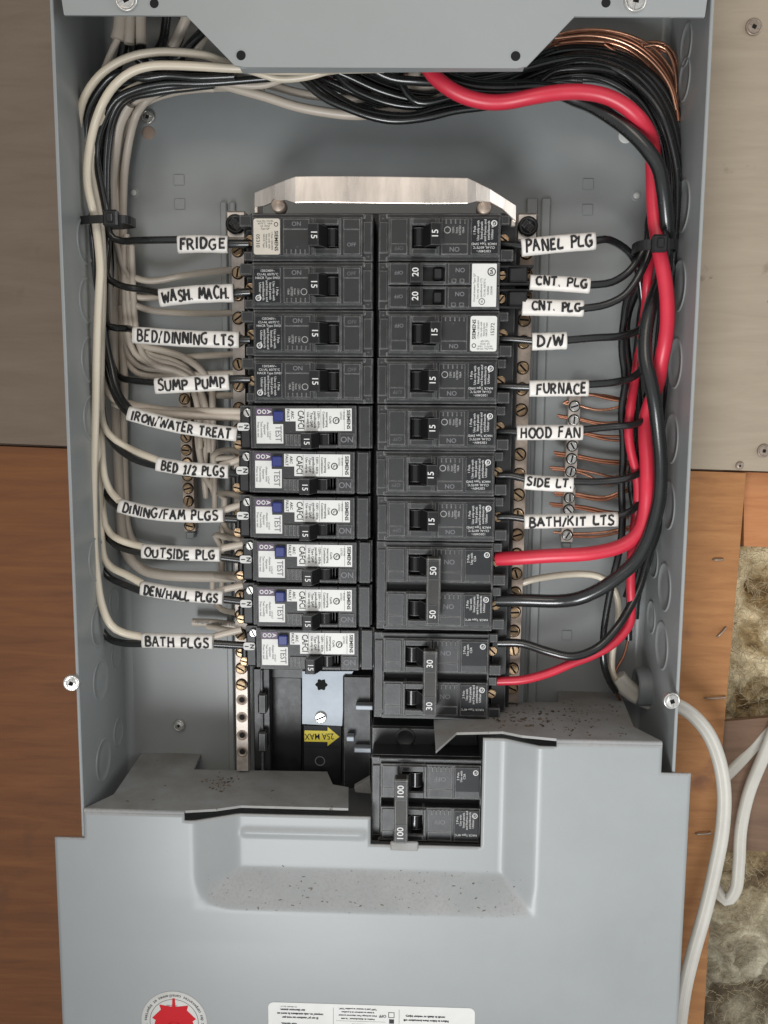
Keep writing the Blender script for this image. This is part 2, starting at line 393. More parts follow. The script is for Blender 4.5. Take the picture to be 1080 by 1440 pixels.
def screw(name, c, r, m, parent=None, kind='slot', h=1.0, rot=None, **kw):
    """c in world/parent mm"""
    key = (name, r, m, kind, h)
    if key not in _sc:
        mb_ = screw_mb(r, kind, h); o = mb_.build(name, m, parent); _sc[key] = o.data
        o.data.materials.append(M['hole'])
        for k_ in range(*mb_.dark): o.data.polygons[k_].material_index = 1
    else:
        o = bpy.data.objects.new(name, _sc[key]); COL.objects.link(o)
        if parent: o.parent = parent
    o.location = (c[0] * MM, c[1] * MM, c[2] * MM)
    o.rotation_euler = (random.uniform(-.09, .09), math.radians(random.uniform(0, 180)) if rot is None else rot, random.uniform(-.09, .09))
    tag(o, **kw)
    return o

# ================================================================== SETTING: the wall behind
F = -75.5; XL, XR = -174.2, 126.2
# structure wall cavity back
MB().box(-0.6, 0.6, 0.115, 0.13, -0.6, 0.5).build('wall', 'plug_tan', kind='structure')
def board(name, pts, y0, y1, m, **kw):
    """pts (px,py) on plane y0 -> prism of that outline"""
    poly = [(P(a, b, y0).x, P(a, b, y0).z) for a, b in pts]
    cx = sum(p[0] for p in poly) / len(poly); cz = sum(p[1] for p in poly) / len(poly)
    return MB().prism(poly, y0 * MM, y1 * MM).build(name, m, loc=(cx, y0 * MM, cz), **kw)
up_sheet = board('plywood_sheet', [(420, -260), (1340, -260), (1340, 676), (1080, 663), (985, 659.5), (600, 645), (420, 639)], 2.2, 12, 'ply_pale',
      label='pale stained plywood sheet right of the upper half of the panel', cat='plywood sheet')
board('plywood_sheet', [(-260, -260), (418, -260), (418, 639), (90, 627), (-260, 612)], 2.2, 12, 'ply_pale_shaded',
      label='grey-brown plywood sheet with painted-in shade left of the upper half of the panel', cat='plywood sheet')
lo_left = board('plywood_sheet', [(-260, 617), (90, 631), (420, 643), (420, 1700), (-260, 1700)], 4.2, 14, 'ply_red_shaded',
      label='reddish brown plywood sheet darkened for shade left of the lower half of the panel', cat='plywood sheet')
lo_sheet = board('plywood_sheet', [(422, 643), (600, 650), (1049, 665), (1038, 800), (1020, 1000), (1001, 1240), (986, 1500), (980, 1700), (422, 1700)], 4.2, 14, 'ply_orange',
      label='orange brown plywood sheet right of the lower half of the panel', cat='plywood sheet')
board('timber_stud', [(1046, 664), (1300, 672), (1300, 780), (1046, 768)], 18, 56, 'stud', label='short orange timber block below the pale plywood at right', cat='timber')
# insulation batt: rough fibrous heightfield
def insulation():
    mb = MB(); nx, nz = 120, 300
    a = P(960, 760, 60); b = P(1330, 1640, 60)
    idx = []
    for j in range(nz + 1):
        for i in range(nx + 1):
            x = a.x + (b.x - a.x) * i / nx; z = a.z + (b.z - a.z) * j / nz
            p = Vector((x * 22, z * 22, 3.1))
            h = noise.fractal(p, 0.9, 2.1, 5) * 0.018 + noise.ridged_multi_fractal(Vector((x * 60, z * 60, 8)), 0.8, 2.2, 4, 1.0, 2.0) * 0.0045
            hole = max(0, 1 - ((x - P(1062, 800, 60).x) ** 2 + (z - P(1062, 815, 60).z) ** 2) ** .5 / 0.028)
            y = 0.048 - h + hole * 0.03
            mb.v.append((x, y, z))
    for j in range(nz):
        for i in range(nx):
            k = j * (nx + 1) + i
            mb.f.append((k, k + 1, k + nx + 2, k + nx + 1)); mb.sm.append(True)
    m = bpy.data.materials.new('mineral_wool'); m.use_nodes = True; t = m.node_tree; bs = t.nodes['Principled BSDF']
    tc = nd(t, 'ShaderNodeTexCoord')
    n = nd(t, 'ShaderNodeTexNoise'); n.inputs['Scale'].default_value = 22; n.inputs['Detail'].default_value = 9; n.inputs['Roughness'].default_value = .66; n.inputs['Distortion'].default_value = 1.2
    t.links.new(tc.outputs['Object'], n.inputs['Vector'])
    r = nd(t, 'ShaderNodeValToRGB'); e = r.color_ramp.elements
    e[0].position = .36; e[0].color = (.13, .08, .042, 1); e[1].position = .56; e[1].color = (.68, .57, .37, 1)
    k = e.new(.46); k.color = (.36, .26, .13, 1)
    t.links.new(n.outputs['Fac'], r.inputs[0])
    # greyer towards the bottom pieces
    se = nd(t, 'ShaderNodeSeparateXYZ'); t.links.new(tc.outputs['Object'], se.inputs[0])
    mr = nd(t, 'ShaderNodeMapRange'); mr.inputs[1].default_value = -0.05; mr.inputs[2].default_value = 0.03; mr.inputs[3].default_value = 1; mr.inputs[4].default_value = 0
    t.links.new(se.outputs['Z'], mr.inputs[0])
    mx = nd(t, 'ShaderNodeMix'); mx.data_type = 'RGBA'; t.links.new(mr.outputs[0], mx.inputs[0]); t.links.new(r.outputs[0], mx.inputs[6])
    r2 = nd(t, 'ShaderNodeValToRGB'); e = r2.color_ramp.elements
    e[0].position = .34; e[0].color = (.15, .12, .08, 1); e[1].position = .55; e[1].color = (.56, .52, .39, 1)
    t.links.new(n.outputs['Fac'], r2.inputs[0]); t.links.new(r2.outputs[0], mx.inputs[7])
    t.links.new(mx.outputs[2], bs.inputs['Base Color']); bs.inputs['Roughness'].default_value = .95; bs.inputs['Specular IOR Level'].default_value = .1
    n4 = nd(t, 'ShaderNodeTexNoise'); n4.inputs['Scale'].default_value = 260; n4.inputs['Detail'].default_value = 8; n4.inputs['Distortion'].default_value = 3
    t.links.new(tc.outputs['Object'], n4.inputs['Vector'])
    bm = nd(t, 'ShaderNodeBump'); bm.inputs['Strength'].default_value = 1; bm.inputs['Distance'].default_value = .0016
    t.links.new(n4.outputs['Fac'], bm.inputs['Height']); t.links.new(bm.outputs[0], bs.inputs['Normal'])
    c = (a + b) / 2
    mb.build('insulation_batt', m, loc=(c.x, .06, c.z), label='ragged yellow-brown insulation batt in the wall cavity', cat='insulation')
insulation()
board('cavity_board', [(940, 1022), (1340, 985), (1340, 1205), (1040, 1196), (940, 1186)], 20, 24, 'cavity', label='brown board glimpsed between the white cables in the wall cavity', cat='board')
def fibres():
    rnd = random.Random(5); batt = bpy.data.objects['insulation_batt']; mb = MB()
    for _ in range(1500):
        px, py = rnd.uniform(985, 1110), rnd.uniform(760, 1470)
        p = P(px, py, rnd.uniform(28, 52)); a = rnd.random() * 6.28; L = rnd.uniform(.003, .011); c = rnd.uniform(-.5, .5)
        d = Vector((math.cos(a), rnd.uniform(-.6, .2), math.sin(a))) * L; n = Vector((-math.sin(a), rnd.uniform(-.5, .5), math.cos(a))) * L * c
        mb.tube([p, p + d * .5 + n, p + d], .00018, 3, cap=False, step=.003)
    M['fibre'] = mat('wool_fibre', (.52, .45, .31), .9, vcol=(.30, .23, .13), vscale=60)
    o = mb.build('fibre', 'fibre', kind='stuff'); o.parent = batt; o.location = -batt.location
fibres()
# plywood screws and staples
for (px, py), lb in (((1060, 38), 'rusty square-drive screw in the pale plywood at top right'), ((1074, 634), 'grey screw near the lower edge of the pale plywood'), ((1040, 655), 'small dark screw at the bottom edge of the pale plywood')):
    p = P(px, py, 1.6); screw('wood_screw', p / MM, 4.3 if py < 100 else (3.6 if py < 640 else 2.2), 'tin_brown', kind='square', h=1.0, label=lb, cat='screw', group='screws in the plywood')
for (px, py, a, L), lb in (((1015, 889, 50, 6.5), 'bent staple beside the insulation in the orange plywood'), ((1010, 787, 0, 5), 'flat staple high in the orange plywood'), ((1006, 981, 4, 11), 'rusty nail lying level with the cover screw'), ((989, 1172, 6, 8), 'dark staple beside the outer white cable')):
    c = P(px, py, 3.2); d = Vector((math.cos(math.radians(a)), 0, math.sin(math.radians(a)))) * L * MM * .5
    mb = MB().tube([c - d + Vector((0, .003, 0)), c - d, c + d, c + d + Vector((0, .003, 0))], .55 * MM, 6, step=.001)
    mb.build('staple', 'tin_brown', loc=c, label=lb, cat='staple', group='staples and nails in the plywood')

# ================================================================== PANEL ENCLOSURE
panel = empty('electrical_panel', (0, 0, P(500, 1300, 0).z), 'grey steel electrical panel box, open, full of wiring', 'electrical panel')
PB = panel.location.copy()
def part(mb, name, m, parent=panel, **kw):
    """world-space mesh parented to the panel"""
    o = mb.build(name, m, None, loc=(0, 0, 0), **kw)
    o.parent = parent
    base = PB if parent is panel else Vector((0, 0, 0))
    o.location = -base
    return o
ZT, ZB = 215, -345
part(MB().box(XL * MM, XR * MM, 0, .0015, ZB * MM, ZT * MM), 'back_plate', 'paint_box')
for nm, x0, x1 in (('side_wall', XL - 1.6, XL), ('side_wall', XR, XR + 1.6)):
    mb = MB().box(x0 * MM, x1 * MM, F * MM, 0.0015, ZB * MM, ZT * MM, b=.0004)
    part(mb, nm, 'paint_box')
part(MB().box(XL * MM, XR * MM, F * MM, -.0001, ZT * MM, (ZT + 1.5) * MM), 'top_wall', 'paint_box')
# back plate rounded internal corner strips (folded steel)
for x, s in ((XL, 1), (XR, -1)):
    mb = MB(); v = []; f = []
    for z in (ZB, ZT):
        for k in range(6):
            a = math.pi / 2 * k / 5
            v.append(((x + s * 4 * (1 - math.cos(a))) * MM, -4 * (1 - math.sin(a)) * MM - .00005, z * MM))
    for k in range(5): f.append((k, k + 1, 7 + k, 6 + k))
    mb.add(v, f, True); part(mb, 'corner_fold', 'paint_box')
# raised mounting rails on the back plate beside the bus
for (a, b, y0, y1) in ((309, 318, 283, 1095), (322, 330, 283, 1095), (741, 757, 278, 1010), (762, 775, 278, 1010)):
    p, q = P(a, y0, -3), P(b, y1, -3)
    q2 = P(b, y0, -3)
    part(MB().box(p.x, q2.x, -.003, -.00005, q.z, p.z, b=.0006), 'mounting_rail', 'paint_box')
# square stamped windows / embosses
for px, py in ((252, 253), (253, 287), (827, 259), (826, 295), (797, 893), (253, 1120)):
    c = P(px, py, 0); r = 2.9 * MM
    mb = MB(); mb.box(c.x - r, c.x + r, -.0007, -.00005, c.z - r, c.z + r, b=.0005); part(mb, 'stamped_tab', 'paint_box')
for px, py, r, m, nm in ((209, 187, 3.6, 'plug_tan', 'mounting_hole'), (880, 191, 3.9, 'plug', 'mounting_hole'), (188, 271, 1.6, 'plug', 'rivet'), (895, 275, 1.7, 'plug', 'rivet')):
    c = P(px, py, 0)
    part(MB().lathe([(r * MM, 0), (r * MM, .25 * MM), (r * .9 * MM, .45 * MM), (0.0001 * MM, .45 * MM)], 20, Matrix.Translation(c)), nm, m)
    if nm == 'rivet':
        part(MB().lathe([((r + 1.2) * MM, 0), ((r + 1.0) * MM, .12 * MM), ((r + .2) * MM, .12 * MM)], 20, Matrix.Translation(c)), 'rivet_collar', 'paint_box')
def pscrew(px, py, y, r, m='screw', kind='square', h=1.4, parent=panel, nm='screw', **kw):
    c = P(px, py, y)
    o = screw(nm, c / MM, r, m, parent, kind, h, **kw)
    base = PB if parent is panel else Vector((0, 0, 0))
    o.location = c - base
    return o
pscrew(208, 165, -1.5, 3.6); pscrew(252, 1020, -1.5, 3.4)
# knockouts: stamped circles on the side walls
def knockout(xw, sgn, y, z, r):
    mb = MB()
    T = Matrix.Translation((xw * MM, y * MM, z * MM)) @ Matrix.Rotation(math.radians(90 * sgn), 4, 'Z')
    mb.lathe([((r + .6) * MM, 0.02 * MM), ((r + .1) * MM, .55 * MM), ((r - .5) * MM, .55 * MM), ((r - .9) * MM, .10 * MM), (r * .5 * MM, .25 * MM), (.01 * MM, .3 * MM)], 28, T)
    part(mb, 'knockout', 'paint_box')
for pz in (70, 115, 290, 400, 510, 620, 710, 830, 918):
    z = PX(960 - (pz > 700) * 20, pz, XR * MM).z / MM
    knockout(XR, -1, -44 if pz > 200 else -36, z, 12.5 if pz > 200 else 10)
    if pz > 650: knockout(XR, -1, -19, z + 9, 9)
for pz in (335, 420, 505, 590, 800, 900, 985, 1110):
    z = PX(110, pz, XL * MM).z / MM
    knockout(XL, 1, -44, z, 11.5)
    if pz > 880: knockout(XL, 1, -18, z + 6, 8)
# rim screws
for px, py in ((101, 960), (944, 985)):
    pscrew(px, py, -76.5, 4.2, 'screw', 'square', 2.0, nm='cover_screw')
    c = P(px, py, -75)
    sx = 1 if px < 500 else -1
    0 and part(MB().prism([(c.x - 5.2 * MM, c.z - 7 * MM), (c.x + 5.2 * MM, c.z - 7 * MM), (c.x + 5.2 * MM, c.z + 7 * MM), (c.x - 5.2 * MM, c.z + 7 * MM)], -.0745, -.0757 if False else -.0735), 'screw_tab', 'paint_box')
# ---- bus interior
def pbox(mb, px0, py0, px1, py1, y0, y1, b=.0005):
    """box from the front-plane pixel rectangle (at depth y0) back to y1"""
    a = P(px0, py0, y0); c = P(px1, py1, y0); mb.box(a.x, c.x, y0 * MM, y1 * MM, c.z, a.z, b)
mb = MB()
pbox(mb, 352, 300, 700, 960, -12, -3)                       # backing pan under the breakers
part(mb, 'bus_pan', 'plastic_dark')
for x0, x1 in ((355, 381), ):
    mb = MB(); pbox(mb, 356, 940, 381, 1110, -20, -4); part(mb, 'plastic_rail', 'plastic_dark')
for y0, y1 in ((976, 1005), (1030, 1058)):
    mb = MB(); pbox(mb, 362, y0, 375, y1, -26, -20, .001); part(mb, 'rail_hook', 'plastic')
mb = MB(); pbox(mb, 366, 942, 371, 1110, -22.5, -20, .0004); part(mb, 'rail_rib', 'plastic')
mb = MB(); pbox(mb, 381, 940, 425, 1120, -9, -4); part(mb, 'bus_base', 'plastic_dark')
# aluminium bus plate with rounded lower right corner
def ppoly(pts, y): return [(P(a, b, y).x, P(a, b, y).z) for a, b in pts]
pts = [(425, 944), (497, 944)] + [(497 - 12 * math.sin(math.radians(t)) - 2, 952 + 16 * (1 - math.cos(math.radians(t)))) for t in (20, 50, 90)] + [(483, 985), (481, 1021), (425, 1018)]
part(MB().prism(ppoly(pts, -22), -.022, -.019), 'bus_plate', 'alu')
c = P(452, 963, -22.1)
part(MB().prism([(c.x + (3.1 + .5 * math.cos(6 * t)) * MM * math.cos(t), c.z + (3.1 + .5 * math.cos(6 * t)) * MM * math.sin(t)) for t in [i * math.pi / 12 for i in range(24)]], -.02215, -.0221), 'bus_hole', 'hole')
pscrew(451, 1009, -22.5, 3.3, 'screw', 'slot', 1.2)
mb = MB(); pbox(mb, 482, 950, 522, 1112, -24, -8, .001); part(mb, 'plastic_bracket', 'plastic')
mb = MB(); pbox(mb, 425, 1021, 482, 1112, -18, -8, .001); part(mb, 'plastic_bracket', 'plastic_dark')
for a in ((500, 992, 524, 999), (498, 1052, 522, 1059), (487, 1036, 498, 1043)):
    mb = MB(); pbox(mb, *a, -30, -24, .0004); part(mb, 'bus_stab', 'alu')
mb = MB(); pbox(mb, 427, 1020, 480, 1053, -18.6, -18, .0001); warn = part(mb, 'warning_label', 'panelprint')
def warnarrow():
    o = P(427, 1020, -18.8); e = P(478, 1051, -18.8); W_ = e.x - o.x; H_ = o.z - e.z
    q = lambda u, v: (o.x + u * W_, o.z - v * H_)
    mb = MB().prism([q(.02, .24), q(.66, .24), q(.66, .05), q(.99, .5), q(.66, .95), q(.66, .76), q(.02, .76)], -.01875, -.0186)
    a = mb.build('arrow_print', 'yellow', None); a.parent = warn
    mb = MB(); put(mb, '25A MAX', 5.1, (o.x + .43 * W_) / MM, (o.z - .5 * H_) / MM, -18.8, 182, sx=.80, bold=.01)
    a = mb.build('lettering', 'black', None); a.parent = warn
warnarrow()
c = P(450, 1070, -18)
mb = MB(); ring(mb, c.x / MM, c.z / MM, -18.15, 2.4, 2.9); part(mb, 'moulded_ring', 'greyink')
# ---- neutral bars
def bar(pa, pb, wpx, y, thick, m, name, ys, sm, label, r=3.05, skipd=(), holes=()):
    a, b = P(*pa, y), P(*pb, y)
    hw = wpx / 2 / (1347 / (y * MM + .5355)) 
    d = (b - a).normalized(); n = Vector((-d.z, 0, d.x))
    poly = [(a.x - n.x * hw, a.z - n.z * hw), (a.x + n.x * hw, a.z + n.z * hw), (b.x + n.x * hw, b.z + n.z * hw), (b.x - n.x * hw, b.z - n.z * hw)]
    mb = MB().prism(poly, y * MM, (y + thick) * MM)
    o = mb.build(name, m, None, label=label); o.parent = panel; o.location = -PB
    bv = o.modifiers.new('bevel', 'BEVEL'); bv.width = .0004; bv.segments = 1
    for yy in ys:
        t = (yy - pa[1]) / (pb[1] - pa[1]); c = a.lerp(b, t)
        # dark counterbore then the screw head
        hb = MB().lathe([((r + .55) * MM, .05 * MM), ((r + .35) * MM, .35 * MM), ((r + .05) * MM, .35 * MM), ((r - .1) * MM, -.2 * MM)], 20)
        if yy in holes:
            hb = MB().lathe([((r + .2) * MM, .02 * MM), (r * MM, .3 * MM), ((r - .5) * MM, .3 * MM), ((r - .7) * MM, .06 * MM), (.001 * MM, .06 * MM)], 20)
            q = hb.build('screw_hole', 'tin_brown', None); q.parent = o; q.location = (c.x, y * MM, c.z)
            q2 = MB().lathe([(r * .55 * MM, .2 * MM), (r * .5 * MM, .25 * MM), (.001 * MM, .25 * MM)], 14).build('hole_bore', 'hole', None); q2.parent = o; q2.location = (c.x, y * MM, c.z)
            continue
        q = hb.build('screw_collar', 'hole', None); q.parent = o; q.location = (c.x, y * MM, c.z)
        s_ = screw('terminal_screw', ((c.x) / MM + random.uniform(-.2, .2), y - .9 + random.uniform(-.2, .5), c.z / MM), r, sm, o, 'slot', 1.3)
    return o
ysl = [349, 378, 407, 438, 468, 500, 529, 560, 589, 619, 649, 678, 707, 737, 766, 795, 824, 852, 880, 906, 930, 954, 977, 1003, 1030, 1055]
bar((334, 300), (341, 1084), 17, -27, 9, 'tin', 'neutral_bar', ysl, 'screw_brass', 'tinned neutral bar left of the breakers', r=2.9, holes=(977, 1003, 1030, 1055))
ysr = [352, 381, 410, 442, 472, 507, 536, 565, 596, 627, 655, 684, 712, 741, 769, 797, 825, 853, 881, 909, 937, 966]
bar((742, 300), (719, 988), 21, -27, 9, 'tin_brown', 'neutral_bar', ysr, 'screw_brass', 'tarnished brown neutral bar right of the breakers')
for pa, pb, ys, m, sm, lb in (((809, 552), (797, 762), [571, 590, 608, 626, 644, 662, 681, 699, 716, 734, 752], 'tin', 'screw', 'ground bar with bare copper wires on the right'),
                      ((259, 552), (267, 747), [561, 579, 597, 614, 632, 650, 668, 686, 704, 722, 739], 'tin_brown', 'screw_brass', 'dull ground bar on the left')):
    bar(pa, pb, 16, -14, 8, m, 'ground_bar', ys, sm, lb, r=2.6)
    for q, s in ((pa, -3), (pb, 6)):
        mb = MB(); pbox(mb, q[0] - 6, q[1] - 5 + s, q[0] + 6, q[1] + 5 + s, -7, -1, .0006); part(mb, 'bar_foot', 'paint_box')
# big neutral lug screws in silver brackets
for cx, cy, s in ((332, 316, -1), (742, 319, 1)):
    mb = MB(); a = P(cx - 15, cy - 20, -31); b = P(cx + 14, cy + 20, -31)
    mb.box(a.x, b.x, -.031, -.024, b.z, a.z, b=.001); lug = part(mb, 'neutral_lug', 'strap')
    c = P(cx, cy, -31)
    q = MB().lathe([(5.0 * MM, -2 * MM), (5.0 * MM, 2.6 * MM), (4.5 * MM, 3.2 * MM), (3.4 * MM, 3.3 * MM), (3.3 * MM, 2.6 * MM), (.01 * MM, 2.6 * MM)], 26, Matrix.Translation(c)).build('lug_screw', 'handle', None); q.parent = lug
    q = MB()
    q.box(-3.2 * MM, -.5 * MM, -2.9 * MM, -2 * MM, -2.2 * MM, 2.2 * MM, b=.0004, T=Matrix.Translation(c) @ Matrix.Rotation(.7, 4, 'Y'))
    q.box(.5 * MM, 3.2 * MM, -2.9 * MM, -2 * MM, -2.2 * MM, 2.2 * MM, b=.0004, T=Matrix.Translation(c) @ Matrix.Rotation(.7, 4, 'Y'))
    q = q.build('screw_slot', 'handle', None); q.parent = lug
# neutral strap across the top
def strap():
    top = [(359, 271), (380, 262), (416, 248.5), (440, 248), (540, 248.5), (657, 250.5), (690, 266), (725, 288)]
    bot = [(725, 313), (716, 300), (700, 291), (681, 283), (660, 287), (620, 287.5), (540, 286.5), (440, 285.5), (417, 286), (392, 280), (380, 288), (359, 292)]
    mb = MB()
    st = [(359, 271, 292, -43), (372, 265.5, 290, -46), (388, 259, 283, -50), (402, 253.5, 281.5, -53), (416, 248.5, 286, -54), (440, 248, 285.5, -54), (490, 248, 286, -54.3), (540, 248.5, 286.5, -54), (600, 249.5, 287.3, -53.8), (657, 250.5, 287, -54), (669, 256, 283.5, -53), (688, 265.5, 285, -50), (706, 277, 295, -46.5), (725, 289, 313, -43)]
    for x, t_, b_, y_ in st: mb.v += [tuple(P(x, t_, y_)), tuple(P(x, b_, y_))]
    for k in range(len(st) - 1): mb.f.append((2 * k, 2 * k + 1, 2 * k + 3, 2 * k + 2)); mb.sm.append(False)
    o = part(mb, 'neutral_strap', 'strap'); so_ = o.modifiers.new('thickness', 'SOLIDIFY'); so_.thickness = .0018; so_.offset = 0
    bv = o.modifiers.new('bevel', 'BEVEL'); bv.width = .0004; bv.segments = 2; bv.angle_limit = 1.0
    for x in (360, 722):     # legs bent back towards the bars
        mb = MB(); a = P(x - 3, 276 if x < 500 else 290, -43); b = P(x + 3, 300 if x < 500 else 318, -43)
        mb.box(a.x, b.x, -.043, -.028, b.z, a.z, b=.0004); q = mb.build('strap_leg', 'strap', None); q.parent = o
    for x, y in ((391, 288), (681, 291)):
        c = P(x, y, -50)
        q = MB().lathe([(3.7 * MM, -8 * MM), (3.7 * MM, 0), (3.4 * MM, .6 * MM), (2.8 * MM, .9 * MM), (.01 * MM, 1.2 * MM)], 20, Matrix.Translation(c)).build('strap_bolt', 'tin_brown', None); q.parent = o
strap()
# black insulating fins between breakers and the bars
for a, b in (((706, 310), (713, 1000)), ((347, 310), (353, 940))):
    pass
mb = MB(); pbox(mb, 706, 312, 710, 1000, -40, -8, .0003); part(mb, 'insulating_fin', 'handle')
mb = MB(); pbox(mb, 712, 312, 715, 1000, -30, -8, .0003); part(mb, 'insulating_fin', 'handle')
# connector on right wall
c = PX(898, 966, XR * MM)
yc = P(893, 966, -22)
T = Matrix.Translation((XR * MM, -.021, yc.z)) @ Matrix.Rotation(math.radians(-90), 4, 'Z')
part(MB().lathe([(10.6 * MM, 0), (10.6 * MM, 6.5 * MM), (9.8 * MM, 7.5 * MM), (8.3 * MM, 7.5 * MM), (7.8 * MM, 6.5 * MM), (7.6 * MM, 0.2 * MM)], 30, T), 'cable_connector', 'conn')

# ================================================================== TOP COVER PLATE
def sheet(name, poly, y0, y1, m, parent=None, bevel=.0005, **kw):
    o = MB().prism(poly, y0 * MM, y1 * MM).build(name, m, parent, **kw)
    bv = o.modifiers.new('bevel', 'BEVEL'); bv.width = bevel; bv.segments = 2; bv.angle_limit = math.radians(40)
    return o
yF = F - 2.0
tc_poly = ppoly([(70, -110), (1010, -110), (991, 24), (808, 23), (741, 93), (728, 96), (345, 94.5), (330, 92), (262, 22), (90, 21)], yF)
tcv = empty('top_cover_plate', (0, yF * MM, P(540, 60, yF).z), 'flat grey cover plate with a dropped centre across the top of the panel', 'cover plate')
o = MB().prism(tc_poly, yF * MM, (yF + 1.4) * MM).build('plate', 'paint'); o.parent = tcv; o.location = -tcv.location
bv = o.modifiers.new('bevel', 'BEVEL'); bv.width = .0006; bv.segments = 2; bv.angle_limit = math.radians(20)
fl = MB(); a = P(336, 94.5, yF); b = P(738, 95, yF)     # return flange along the lower edge
fl.box(a.x, b.x, (yF + 1.3) * MM, (yF + 9) * MM, a.z - .0001, a.z + .0013, b=.0003)
q = fl.build('return_flange', 'paint'); q.parent = tcv; q.location = -tcv.location
for px, py, r in ((339, 78, 2.2), (725, 79, 2.2), (217, 5, 2.1), (852, 4, 2.1)):
    c = P(px, py, yF)
    q = MB().lathe([((r + .7) * MM, .02 * MM), ((r + .15) * MM, .22 * MM), (r * MM, .22 * MM), (r * MM, 0)], 22, Matrix.Translation(c), False).build('hole_rim', 'paint'); q.parent = tcv; q.location = -tcv.location
    q = MB().lathe([(r * MM, .14 * MM), (.001 * MM, .14 * MM)], 22, Matrix.Translation(c)).build('hole', 'hole'); q.parent = tcv; q.location = -tcv.location
for px, py in ((178, 0), (893, 1)):
    c = P(px, py, yF - .4); q = screw('cover_screw', (c - tcv.location) / MM, 5.2, 'screw', tcv, 'square', 2.0)

# ================================================================== LOWER COVER
cov = empty('bottom_cover', (0, F * MM, P(520, 1400, F).z), 'grey stepped steel cover over the lower panel with a maple leaf sticker', 'cover plate')
def cpart(mb, name, m, **kw):
    o = mb.build(name, m, **kw); o.parent = cov; o.location = -cov.location; return o
YC = F - 1.2
gx = lambda px, py: P(px, py, YC).x / MM
gz = lambda px, py: P(px, py, YC).z / MM
xw0, xw1 = gx(78, 1200), gx(971, 1100)
xn0, xn1 = gx(118, 1150), gx(931, 1060)
zl_w, zr_w = gz(90, 1178), gz(960, 1088)          # tops of the wings
zl_f, zr_f = gz(150, 1139), gz(860, 1042)         # left / right fold heights
zbot = gz(500, 1620)
Dp = 9.5
xo0, xo1 = gx(270, 1200), gx(757, 1200)
zo = gz(500, 1286)
xi0, xi1 = P(340, 1190, YC + Dp).x / MM, P(704, 1150, YC + Dp).x / MM
zi = P(520, 1221, YC + Dp).z / MM
xm0, xm1 = P(521, 1150, YC + Dp).x / MM, P(677, 1150, YC + Dp).x / MM     # cut-out for the main breaker
zm = P(600, 1190, YC + Dp).z / MM
slot_l, slot_r = gx(259, 1146), gx(783, 1046)
zs_l = P(430, 1147, YC + Dp).z / MM; zs_r = P(690, 1038.5, YC + Dp).z / MM
def ramp(t):  # softened linear ramp
    t = max(0., min(1., t)); e = .12
    if t < e: return t * t / (2 * e) / (1 - e)
    if t > 1 - e: return 1 - (1 - t) ** 2 / (2 * e) / (1 - e)
    return (t - e / 2) / (1 - e)
def cov_d(x, z):
    cl = lambda q: max(0., min(1., q))
    a = cl((x - xo0) / (xi0 - xo0)); b = cl((xo1 - x) / (xo1 - xi1)); c_ = cl((z - zo) / (zi - zo))
    ab = min(a, b); m_ = min(ab, c_); cone = max(0., 1 - math.hypot(1 - ab, 1 - c_))
    s = ramp((.70 if x > 0 else .45) * m_ + (.30 if x > 0 else .55) * cone)
    d = Dp * s
    # stamped ridge left of the cut-out
    z0 = P(430, 1172, YC + Dp).z / MM
    if x < xm0 - 2 and z > z0 - 3.5 and z < z0 + 3.5:
        k = max(0, 1 - abs(z - z0) / 3.2); e = max(0, min(1, (x - xi0 + 1) / 2)) * max(0, min(1, (xm0 - 2.2 - x) / 2))
        d -= 1.1 * (k * k * (3 - 2 * k)) * e
    # gentle oil-canning of the thin sheet
    d += .35 * math.sin(x * .021 + 1) * math.sin(z * .017) * max(0, min(1, (z - zo + 18) / 25))
    return d
def lines(stops, step):
    out = []
    for a, b in zip(stops[:-1], stops[1:]):
        n = max(1, int(abs(b - a) / step + .5))
        out += [a + (b - a) * k / n for k in range(n)]
    return out + [stops[-1]]
xs = lines(sorted([xw0, xn0, xo0, slot_l, xi0, xm0, xm1, xi1, xo1, slot_r, xn1, xw1]), 1.6)
zs = lines(sorted([zbot, zo, zi, zm, zl_w, zs_l, zl_f - 1.5, zr_w, zs_r, zr_f - 1.5]), 1.6)
def inside(x, z):
    if x < xn0: return z < zl_w
    if x > xn1: return z < zr_w
    if x < slot_l: return z < zl_f - 1.5
    if x < xm0: return z < zs_l
    if x < xm1: return z < zm
    if x < slot_r: return z < zs_r
    return z < zr_f - 1.5
mb = MB(); ids = {}
def vid(i, j):
    if (i, j) not in ids:
        ids[(i, j)] = len(mb.v); mb.v.append((xs[i] * MM, (YC + cov_d(xs[i], zs[j])) * MM, zs[j] * MM))
    return ids[(i, j)]
for j in range(len(zs) - 1):
    for i in range(len(xs) - 1):
        if inside((xs[i] + xs[i + 1]) / 2, (zs[j] + zs[j + 1]) / 2):
            mb.f.append((vid(i, j), vid(i + 1, j), vid(i + 1, j + 1), vid(i, j + 1))); mb.sm.append(True)
M['cover'] = mat('cover_enamel', (0.285, 0.302, 0.300), 0.50, var=0.15, vscale=7, bump=0.08, bscale=700, rvar=0.10, coat=0.22, speck=(0.235, 0.215, 0.19), speck_scale=150, speck_th=0.745)
